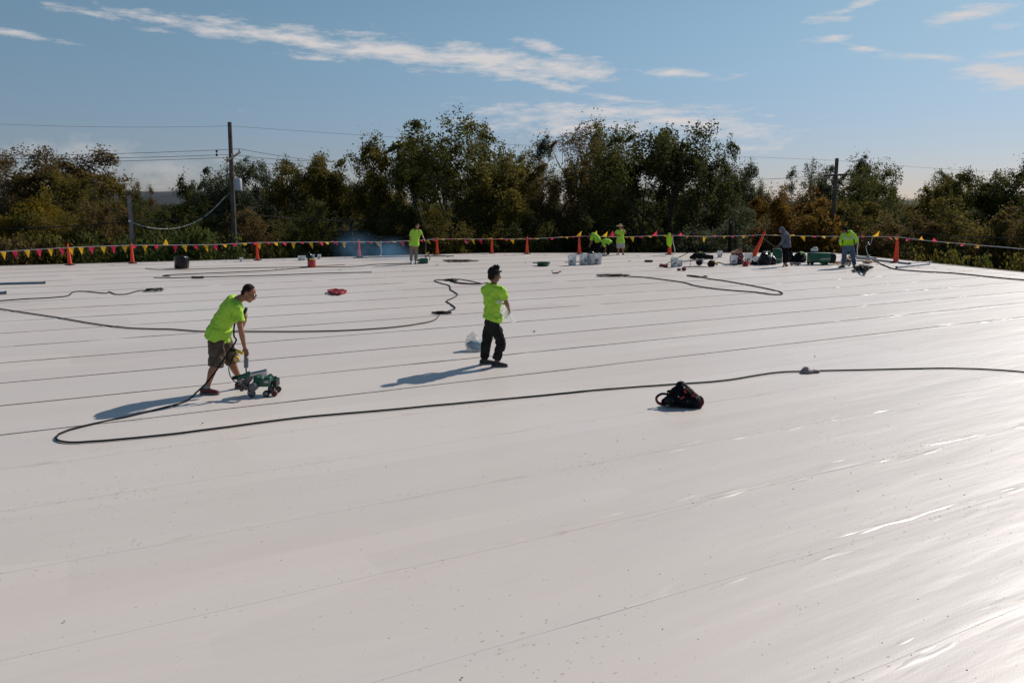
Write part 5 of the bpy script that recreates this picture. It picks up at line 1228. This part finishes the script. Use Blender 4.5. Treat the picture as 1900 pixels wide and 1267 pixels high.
b = MB(); b.box(m2(1314.5, 477), (.34, .36, .2), Matrix.Rotation(R(7), 4, 'Y'), bev=.025); b.build('shell', M['rubber'], e2); b = MB(); b.box(m2(1321.5, 479), (.05, .16, .05), bev=.01); b.build('latch', M['dgrey'], e2)
# yellow screw gun
e, m = at('screw_gun', 1328, 492.5, 'orange yellow drill with a long black snout beside the hand truck wheel', 'tool')
b = MB(); b.box(m(1327.5, 488.5), (.20, .09, .10), bev=.02); b.box(m(1324.5, 486), (.06, .06, .16), Matrix.Rotation(R(12), 4, 'Y'), bev=.015); b.box(m(1330, 490), (.07, .07, .12), bev=.015); b.build('body', M['yellow'], e)
b = MB(); b.cyl(m(1331, 486.5), m(1347, 493, -.1)+Vector((0, 0, .03)), .028, .018, 10); b.build('snout', M['black'], e)
# cut off saws
for px, py, lb, mm in ((1384, 494, 'orange engine saw with a long black bar on the roof', 'orange'), (1373, 482, 'dark red round engine blower standing on the buckets pile', 'maroon')):
    if mm == 'orange':
        e, m = at('petrol_saw', px, py, lb, 'saw'); b = MB(); b.box(m(1383, 490), (.26, .2, .2), bev=.05); b.cyl(m(1381, 487.5, -.1), m(1381, 487.5, .1), .07, .07, 16); b.build('engine_cover', M['red'], e)
        b = MB(); b.ball(m(1386, 487, -.11), (.07, .03, .06), 10); b.build('orange_cap', M['orange'], e)
        b = MB(); b.loft([m(1375, 485.5), m(1368, 488.5), m(1358, 492)+Vector((0, -.05, .02))], [(.05, .03), (.04, .025), (.03, .02)], (0, 1, 0)); b.box(m(1363, 493)+Vector((0, -.02, .02)), (.2, .1, .03), bev=.01); b.build('bar', M['black'], e)
        b = MB(); b.tube(spline([m(1376, 486), m(1379, 482), m(1384, 482), m(1388, 486)]), .018, 8); b.build('handle', M['dgrey'], e)
    else:
        e, m = at('leaf_blower', px, 491, lb, 'blower'); b = MB(); b.cyl(m(1371.5, 476, -.1), m(1371.5, 476, .1), .17, .17, 24); b.cyl(m(1371.5, 476, -.13), m(1371.5, 476, -.1), .11, .13, 24); b.box(m(1372, 481), (.24, .18, .1), bev=.03); b.build('fan_housing', M['maroon'], e)
        b = MB(); b.tube([m(1371.5, 476, -.13)+Vector((math.cos(a)*.08, 0, math.sin(a)*.08)) for a in [k*.4 for k in range(14)]], .012, 6); b.build('fan_guard', M['steel'], e)
        b = MB(); b.box(m(1372, 487), (.2, .2, .2), bev=.02); b.cyl(m(1374, 482), m(1379, 485.5), .05, .045, 12); b.build('base', M['black'], e)
# cardboard boxes
e, m = at('cardboard_box', 1363, 490, 'open reddish cardboard box heaped left of the dark red blower', 'box'); b = MB(); b.box(m(1363, 472, .15), (.24, .2, .22), Matrix.Rotation(R(-15), 4, 'Y')); b.box(m(1360, 481, .15), (.2, .2, .3)); b.build('carton', M['card'], e); b = MB(); b.box(m(1359, 467, .08), (.2, .16, .008), Matrix.Rotation(R(-30), 4, 'Y')); b.build('flap', M['card'], e)
e, m = at('cardboard_box', 1373, 489, 'brown cardboard box standing behind the dark red blower', 'box'); b = MB(); b.box(m(1373.5, 468, .3), (.26, .2, .22)); b.box(m(1373, 480, .32), (.22, .2, .36)); b.build('carton', M['card'], e); b = MB(); b.box(m(1374, 463.3, .25), (.12, .1, .06), Matrix.Rotation(.4, 4, 'Y')); b.build('flap', M['card'], e)
# blue black straps, orange bag
e, m = at('tool_pouch', 1398, 491.5, 'low black and blue tool pouch right of the orange saw', 'pouch'); b = MB(); b.ball(m(1397, 489.5), (.16, .12, .08), 12); b.ball(m(1401, 489, .02), (.14, .1, .07), 12); b.ball(m(1396, 486.5, .02), (.05, .05, .09), 10); b.build('pouch_body', M['bagblk'], e); b = MB(); b.box(m(1393, 489, -.13), (.08, .03, .05), bev=.01); b.build('blue_trim', mat('blue_nylon', (.03,.06,.18), .6), e)
e, m = at('fuel_can', 1399, 480, 'bright orange and yellow item at the foot of the tilted cone', 'can'); b = MB(); b.ball(m(1399, 475), (.12, .09, .09), 12); b.box(m(1399, 478), (.18, .14, .1), bev=.03); b.build('body', M['orange'], e); b = MB(); b.ball(m(1397, 476, -.09), (.05, .03, .04), 8); b.build('cap', M['yellow'], e)
# black sacks
def sack(px, py, w, h, label, seed, mk='shiny', cat='sack', kind='refuse_sack', d=None):
    g = G(px, py); s = F/g.y; w = w/s; h = h/s; rd = random.Random(seed); b = MB()
    b.loft([(0, 0, .03), (0, 0, h*.35), (rd.uniform(-.1, .1)*w, 0, h*.75), (rd.uniform(-.12, .12)*w, 0, h*.97)], [(w*.40, w*.34), (w*.46, w*.38), (w*.32, w*.28), (w*.08, w*.08)], (1, 0, 0), seg=20)
    for k in range(4): a = k*1.6+seed; b.ball((math.cos(a)*w*.26, math.sin(a)*w*.2, h*rd.uniform(.2, .6)), (w*.2, w*.2, h*.24), 10)
    o = b.union(kind, M[mk], None, voxel=max(.014, w/45), smooth=1, wrinkle=w*.05, wscale=4.5/w); o.location = g; o.rotation_euler = (0, 0, rd.uniform(-1, 1)); return tag(o, label, cat)
sack(1420, 491.5, 26, 23, 'large lumpy black plastic sack left of the hooded man', 1); sack(1432, 491, 20, 15, 'lower black plastic sack between the large sack and hooded man', 2)
sack(1467, 486, 13, 20, 'black sack behind the legs of the hooded man', 3)
e = sack(1483, 486.5, 30, 17, 'dark brown duffel lying under a bright green cloth', 4, 'bagblk', 'bag', 'duffel_bag')
g = G(1484, 485.5); b = MB(); b.loft([(-.22, 0, .30), (-.05, 0, .40), (.12, 0, .38), (.27, 0, .24)], [(.14, .04), (.2, .07), (.2, .07), (.12, .05)], (0, 1, 0)); o = b.union('green_cloth', mat('bright_green_cloth', (.06,.42,.03), .7, bump=.6), None, voxel=.014, smooth=1, wrinkle=.02); o.location = g; tag(o, 'bright green cloth draped on the brown duffel', 'cloth')
# pot-like black sack on the left
g = G(338, 498); s = F/g.y; b = MB(); r_ = 13/s
b.lathe([(.001, .01), (r_*.93, .01), (r_, .06), (r_*1.0, .28), (r_*1.04, .36), (r_*.98, .50), (r_*.86, .53), (r_*.88, .45), (r_*.85, .08), (.001, .05)], seg=36, close=False)
for v in b.bm.verts:
    k = noise.noise(Vector((v.co.x*4, v.co.y*4, v.co.z*5))); v.co.x *= 1+.14*k; v.co.y *= 1+.14*k; v.co.z *= 1+.22*noise.noise(Vector((v.co.x*5, v.co.y*5, 3)))
o = b.build('refuse_sack', M['shiny']); o.location = g; tag(o, 'glossy black open sack standing alone on the left of the roof', 'sack')
# black canister + red can
e, m = at('gas_cylinder', 574.5, 482.3, 'round black canister between white buckets at the far left', 'canister'); b = MB(); r_ = .12; b.lathe([(.001, .0), (r_, .01), (r_, .2), (r_*.8, .27), (.04, .31), (.035, .34)], seg=20); b.build('tank', M['shiny'], e); b = MB(); b.cyl((0, 0, .33), (0, 0, .42), .02, .03, 10); b.cyl((-.05, 0, .4), (.05, 0, .4), .012, .012, 8); b.build('valve', M['dgrey'], e)
e, m = at('fuel_can', 578.5, 495.3, 'red round can with a yellow cloth on top near the smoke', 'can'); b = MB(); b.lathe([(.001, 0), (.175, .005), (.18, .02), (.175, .28), (.16, .30), (.05, .31)], seg=26); b.build('tank', M['red'], e); b = MB(); b.box((.03, -.02, .33), (.24, .14, .03), Matrix.Rotation(.2, 4, 'Y'), bev=.012); b.box((.14, -.03, .32), (.14, .08, .02), Matrix.Rotation(.25, 4, 'Y')); b.cyl((-.05, 0, .31), (-.05, 0, .36), .03, .03, 10); b.build('spout', M['yellow'], e)
# green cases by the hooded man
e, m = at('tool_chest', 1440, 488.5, 'tall green tool case with white lettering beside the hooded man', 'case')
b = MB(); b.box(m(1441.5, 476), (.40, .32, .60), bev=.03, taper=.92); b.build('shell', M['green'], e)
b = MB(); b.box(m(1440, 462.5), (.36, .3, .05), bev=.015); b.cyl(m(1436, 460), m(1446, 460), .02, .02, 8); b.build('lid', M['dgreen'], e)
def text(body, size, loc, rot, m_, parent, name='lettering'):
    cu = bpy.data.curves.new('t', 'FONT'); cu.body = body; cu.size = size; cu.extrude = .003; cu.align_x = 'CENTER'; cu.align_y = 'CENTER'; cu.shear = .2
    t = bpy.data.objects.new('t', cu); COL.objects.link(t); dg = bpy.context.evaluated_depsgraph_get(); me = bpy.data.meshes.new_from_object(t.evaluated_get(dg)); bpy.data.objects.remove(t)
    me.materials.clear(); o = link(name, me, m_, parent, smooth=False); o.location = loc; o.rotation_euler = rot; return o
text('LEISTER', .085, m(1441.5, 481)+Vector((0, -.166, 0)), (R(90), 0, 0), M['ltext'], e)
e, m = at('tool_chest', 1423, 486, 'lower green case half hidden behind the black sacks', 'case'); b = MB(); b.box(m(1424, 472, .2), (.34, .3, .28), bev=.03); b.box(m(1424, 480, .2), (.3, .28, .3), bev=.03); b.build('shell', M['green'], e); b = MB(); b.box(m(1424, 465.5, .2), (.14, .04, .03), bev=.01); b.build('handle', M['black'], e)
cordm = cord([J(1413, 440, 36.8), J(1425, 449, 36.4), J(1440, 460, 35.8)], .012, M['wire'], 'thin line from the tilted cone to the tall green case')
# generator
e, m = at('generator', 1520, 491, 'long green generator box on small wheels with white lettering', 'generator', rz=R(2))
b = MB(); b.box(m(1518.5, 478), (.92, .50, .44), bev=.02); b.build('housing', M['green'], e)
text('LEISTER', .13, m(1526, 480.5)+Vector((0, -.254, 0)), (R(90), 0, 0), M['ltext'], e)
b = MB(); b.lathe([(.02, 0), (.22, 0), (.24, .04), (.24, .24), (.20, .27), (.05, .27)], m(1537, 479)+Vector((0, 0, 0)), Matrix.Rotation(R(90), 4, 'Y'), 24); b.build('fan_cowl', M['black'], e)
for x in (1503, 1530):
    for dy in (-.2, .2): b = MB(); b.lathe([(.03, -.03), (.075, -.03), (.08, 0), (.075, .03), (.03, .03)], m(x, 491, dy)+Vector((0, 0, .08)), Matrix.Rotation(R(90), 4, 'X'), 18); b.build('wheel', M['rubber'], e)
b = MB(); b.box(m(1528, 488.5), (.2, .4, .08), bev=.01); b.build('foot', M['dgreen'], e)
e, m = at('jerry_can', 1511, 491, 'small white jug with a handle standing on the generator', 'jug', z=.53)
b = MB(); b.box(m(1509.5, 464.5), (.30, .16, .10), bev=.03); b.box(m(1504, 463), (.06, .1, .06), bev=.02); b.build('tank', M['white'], e); b = MB(); b.tube(spline([m(1506, 463), m(1507.5, 460), m(1514, 460), m(1515.5, 464)], 5), .022, 8); b.build('handle', M['white'], e)
# anchor stand with hook
e, m = at('roof_anchor', 1610, 479, 'grey metal stand with bent arms on a plate right of the jeans man', 'stand')
b = MB(); b.box(m(1611, 478), (.24, .24, .07), bev=.01); b.box(m(1611, 476), (.13, .12, .14), bev=.01); b.build('base', M['alu'], e)
b = MB(); b.tube(spline([m(1610.5, 474), m(1607.5, 466), m(1605.5, 458), m(1609, 452)], 5), .026, 8); b.build('arm', M['alu'], e)
b = MB(); b.tube(spline([m(1606, 456), m(1609, 451.5), m(1611, 453.5), m(1613.5, 453), m(1615, 447), m(1616.5, 437)], 5), .018, 8); b.ball(m(1609, 451), .045, 10); b.build('hook', M['steel'], e)
b = MB(); b.tube(spline([J(1592, 443, 35.3), J(1592.5, 452, 35.3), J(1590.5, 462, 35.5), J(1591, 473, 35.8)], 6), .02, 6); b.ball(J(1592, 443, 35.3), .035, 8); tag(b.build('rope_end', M['rope']), 'pale rope hanging at the right hand of the jeans man', 'rope')
# metal bars
def bar(a, c, w, h, m_, label, kind='metal_bar', cat='bar', tub=False):
    A, C_ = G(*a), G(*c); d = C_-A; mid = (A+C_)/2; e = empty(kind, mid, label, cat, None, math.atan2(d.y, d.x)); l = d.length
    b = MB()
    if tub: b.cyl((-l/2, 0, w/2), (l/2, 0, w/2), w/2, w/2, 16)
    else: b.box((0, 0, h/2), (l, w, h), bev=.006)
    b.build('rail', m_, e); b = MB()
    for s in (-1, 1): b.box((s*(l/2-.02), 0, h*.55+.002), (.05, w*1.06, h*1.15), bev=.004)
    b.build('end_cap', M['dgrey'], e)
bar((-60, 530), (84, 526.5), .11, .07, M['bluesteel'], 'longer blue grey metal rail lying at the left edge', 'metal_bar'); bar((-50, 548), (12, 545.5), .11, .08, M['bluesteel'], 'short end of a blue grey rail below the longer one')
bar((1590, 480.5), (1688, 491), .09, .09, M['alu'], 'long grey bar lying behind the tallest cone'); bar((1663, 498), (1724, 491.5), .09, .08, M['alu'], 'grey tube lying just right of the tallest cone')
bar((1588, 477.5), (1625, 480.5), .10, .06, M['alu'], 'short grey bar at the foot of the metal stand'); bar((1730, 486), (1690, 489.5), .05, .03, M['alu'], 'thin flat strip near the far right roof edge')
# scraps
def scrap(px, py, w, m_, label, kind='plastic_scrap', cat='scrap', seed=1, zz=.03):
    g = G(px, py); s = F/g.y; rd = random.Random(seed); b = MB(); n_ = 9; vs = []
    for k in range(n_): a = 6.283*k/n_; r_ = w/s/2*rd.uniform(.5, 1.1); vs.append(b.bm.verts.new((math.cos(a)*r_, math.sin(a)*r_*1.2, rd.uniform(.006, zz))))
    c = b.bm.verts.new((0, 0, zz*rd.uniform(.6, 1.2)))
    for k in range(n_): b.bm.faces.new((vs[k], vs[(k+1) % n_], c))
    bmesh.ops.solidify(b.bm, geom=b.bm.faces[:], thickness=.004)
    o = b.build(kind, m_, smooth=False); o.location = g; return tag(o, label, cat)
scrap(514, 500.5, 6, M['white'], 'small crumpled white scrap, left one of a pair on the cord', seed=1, zz=.08); scrap(524, 500.5, 7, M['film2'], 'small clear scrap, right one of a pair on the cord', seed=2, zz=.06)
scrap(675, 493.5, 5, M['white'], 'white scrap under the cord left of the khaki man', seed=3); scrap(690, 492, 5, M['white'], 'white scrap nearest the cord end by the khaki man', seed=4); scrap(632, 501, 7, M['cordtan'], 'flat tan scrap on the roof below the smoke', 'cardboard_scrap', seed=5)
scrap(811, 493.5, 6, M['yellow'], 'small yellow and black scrap below the green far welder', seed=6, zz=.08); scrap(888.5, 472.5, 3, M['white'], 'tiny white scrap near the far edge behind the boy', seed=7)
scrap(748, 502.5, 5, M['dgrey'], 'small grey scrap in front of the khaki man', 'rubber_scrap', seed=8); scrap(831, 477.5, 5, M['rubber'], 'small dark lump above the brown cord heap', 'rubber_scrap', seed=9, zz=.08)
scrap(991.5, 616, 6, M['rubber'], 'small dark clip on bare roof right of the boy', 'rubber_scrap', seed=10); scrap(975, 488.8, 3, M['rubber'], 'dark crumb just left of the green tray', 'rubber_scrap', seed=11, zz=.05)
scrap(120, 1154, 6, mat('dead_leaf', (.16,.12,.06), .8), 'fallen brown leaf alone at the lower left', 'leaf', 'leaf', seed=12, zz=.012); scrap(857, 1259, 7, mat('dead_leaf_red', (.22,.07,.03), .8), 'reddish brown leaf at the bottom centre edge', 'leaf', 'leaf', seed=13, zz=.012)
scrap(376, 788, 4, M['rubber'], 'dark crumb beside the operator\'s shadow', 'rubber_scrap', seed=14); scrap(1168, 485, 5, M['cordtan'], 'small grey curl on the roof right of the four buckets', 'rubber_scrap', seed=15); scrap(1512, 663, 4, M['rubber'], 'dark crumb above the wrapped cord joint', 'rubber_scrap', seed=16)
rg = random.Random(31); b = MB()
for k in range(170):                                              # grit washed over the near roof
    px = 1000+rg.random()**.7*900 if rg.random() < .75 else rg.uniform(0, 1100); py = 700+rg.random()**.8*560
    g = G(px, py); r_ = rg.uniform(.0012, .0036)*(1+(g.y > 7)*.6)
    b.ball(g+Vector((0, 0, r_*.5)), (r_*rg.uniform(.7, 1.8), r_*rg.uniform(.7, 1.6), r_*.7), 5)
tag(b.build('grit', mat('grit_mix', (.30,.26,.23), .8, var=.6, scale=1.5), smooth=False), 'fine dark grit scattered over the near membrane', 'grit', kind='stuff')
# ------------------------------------------------------------------ the blue smoke
a, c = J(715, 486, 38.5), J(715, 400, 38.5); g = Vector((J(705, 480, 38.5).x, 40.2, 0))
b = MB(); b.box((0, 0, 1.3), (6.4, 4.6, 2.58)); sm = bpy.data.materials.new('smoke'); sm.use_nodes = True; t = sm.node_tree; t.nodes.clear()
pv = N(t, 'ShaderNodeVolumePrincipled'); ou = N(t, 'ShaderNodeOutputMaterial'); t.links.new(pv.outputs[0], ou.inputs['Volume'])
tcx = N(t, 'ShaderNodeTexCoord'); sp_ = N(t, 'ShaderNodeSeparateXYZ'); t.links.new(tcx.outputs['Object'], sp_.inputs[0])
def ell(cx, cy, cz, rx, ry, rz):
    f = [mth(t, 'MULTIPLY', mth(t, 'SUBTRACT', sp_.outputs[i], v), 1/r_) for i, (v, r_) in enumerate(((cx, rx), (cy, ry), (cz, rz)))]
    q_ = mth(t, 'SQRT', mth(t, 'ADD', mth(t, 'ADD', mth(t, 'MULTIPLY', f[0], f[0]), mth(t, 'MULTIPLY', f[1], f[1])), mth(t, 'MULTIPLY', f[2], f[2])))
    return mth(t, 'SUBTRACT', 1.0, q_, clamp=True)
e1 = mth(t, 'MAXIMUM', mth(t, 'MULTIPLY', ell(.1, .3, .35, 1.7, 1.4, .95), 1.0), mth(t, 'MULTIPLY', ell(-1.6, .8, .5, 1.5, 1.3, 1.2), .8))
e1 = mth(t, 'MAXIMUM', e1, mth(t, 'MULTIPLY', ell(1.6, -1.6, .1, .8, 1.0, .45), 1.0)); e1 = mth(t, 'MAXIMUM', e1, mth(t, 'MULTIPLY', ell(-2.0, .9, 1.4, 1.2, 1.0, .9), .15))
nzs = N(t, 'ShaderNodeTexNoise'); nzs.inputs['Scale'].default_value = 1.3; nzs.inputs['Detail'].default_value = 3; t.links.new(tcx.outputs['Object'], nzs.inputs[0])
e1 = mth(t, 'POWER', e1, 1.7)
dn = mth(t, 'MULTIPLY', mth(t, 'MULTIPLY', e1, mth(t, 'MULTIPLY', mth(t, 'SUBTRACT', nzs.outputs[0], .30), 4.0, clamp=True)), .62)
t.links.new(dn, pv.inputs['Density']); pv.inputs['Color'].default_value = (.28, .62, 1, 1); pv.inputs['Anisotropy'].default_value = .2
o = b.build('smoke', sm, smooth=False); o.location = g; tag(o, 'thin blue smoke drifting left from the man in khaki trousers', 'smoke', kind='stuff')
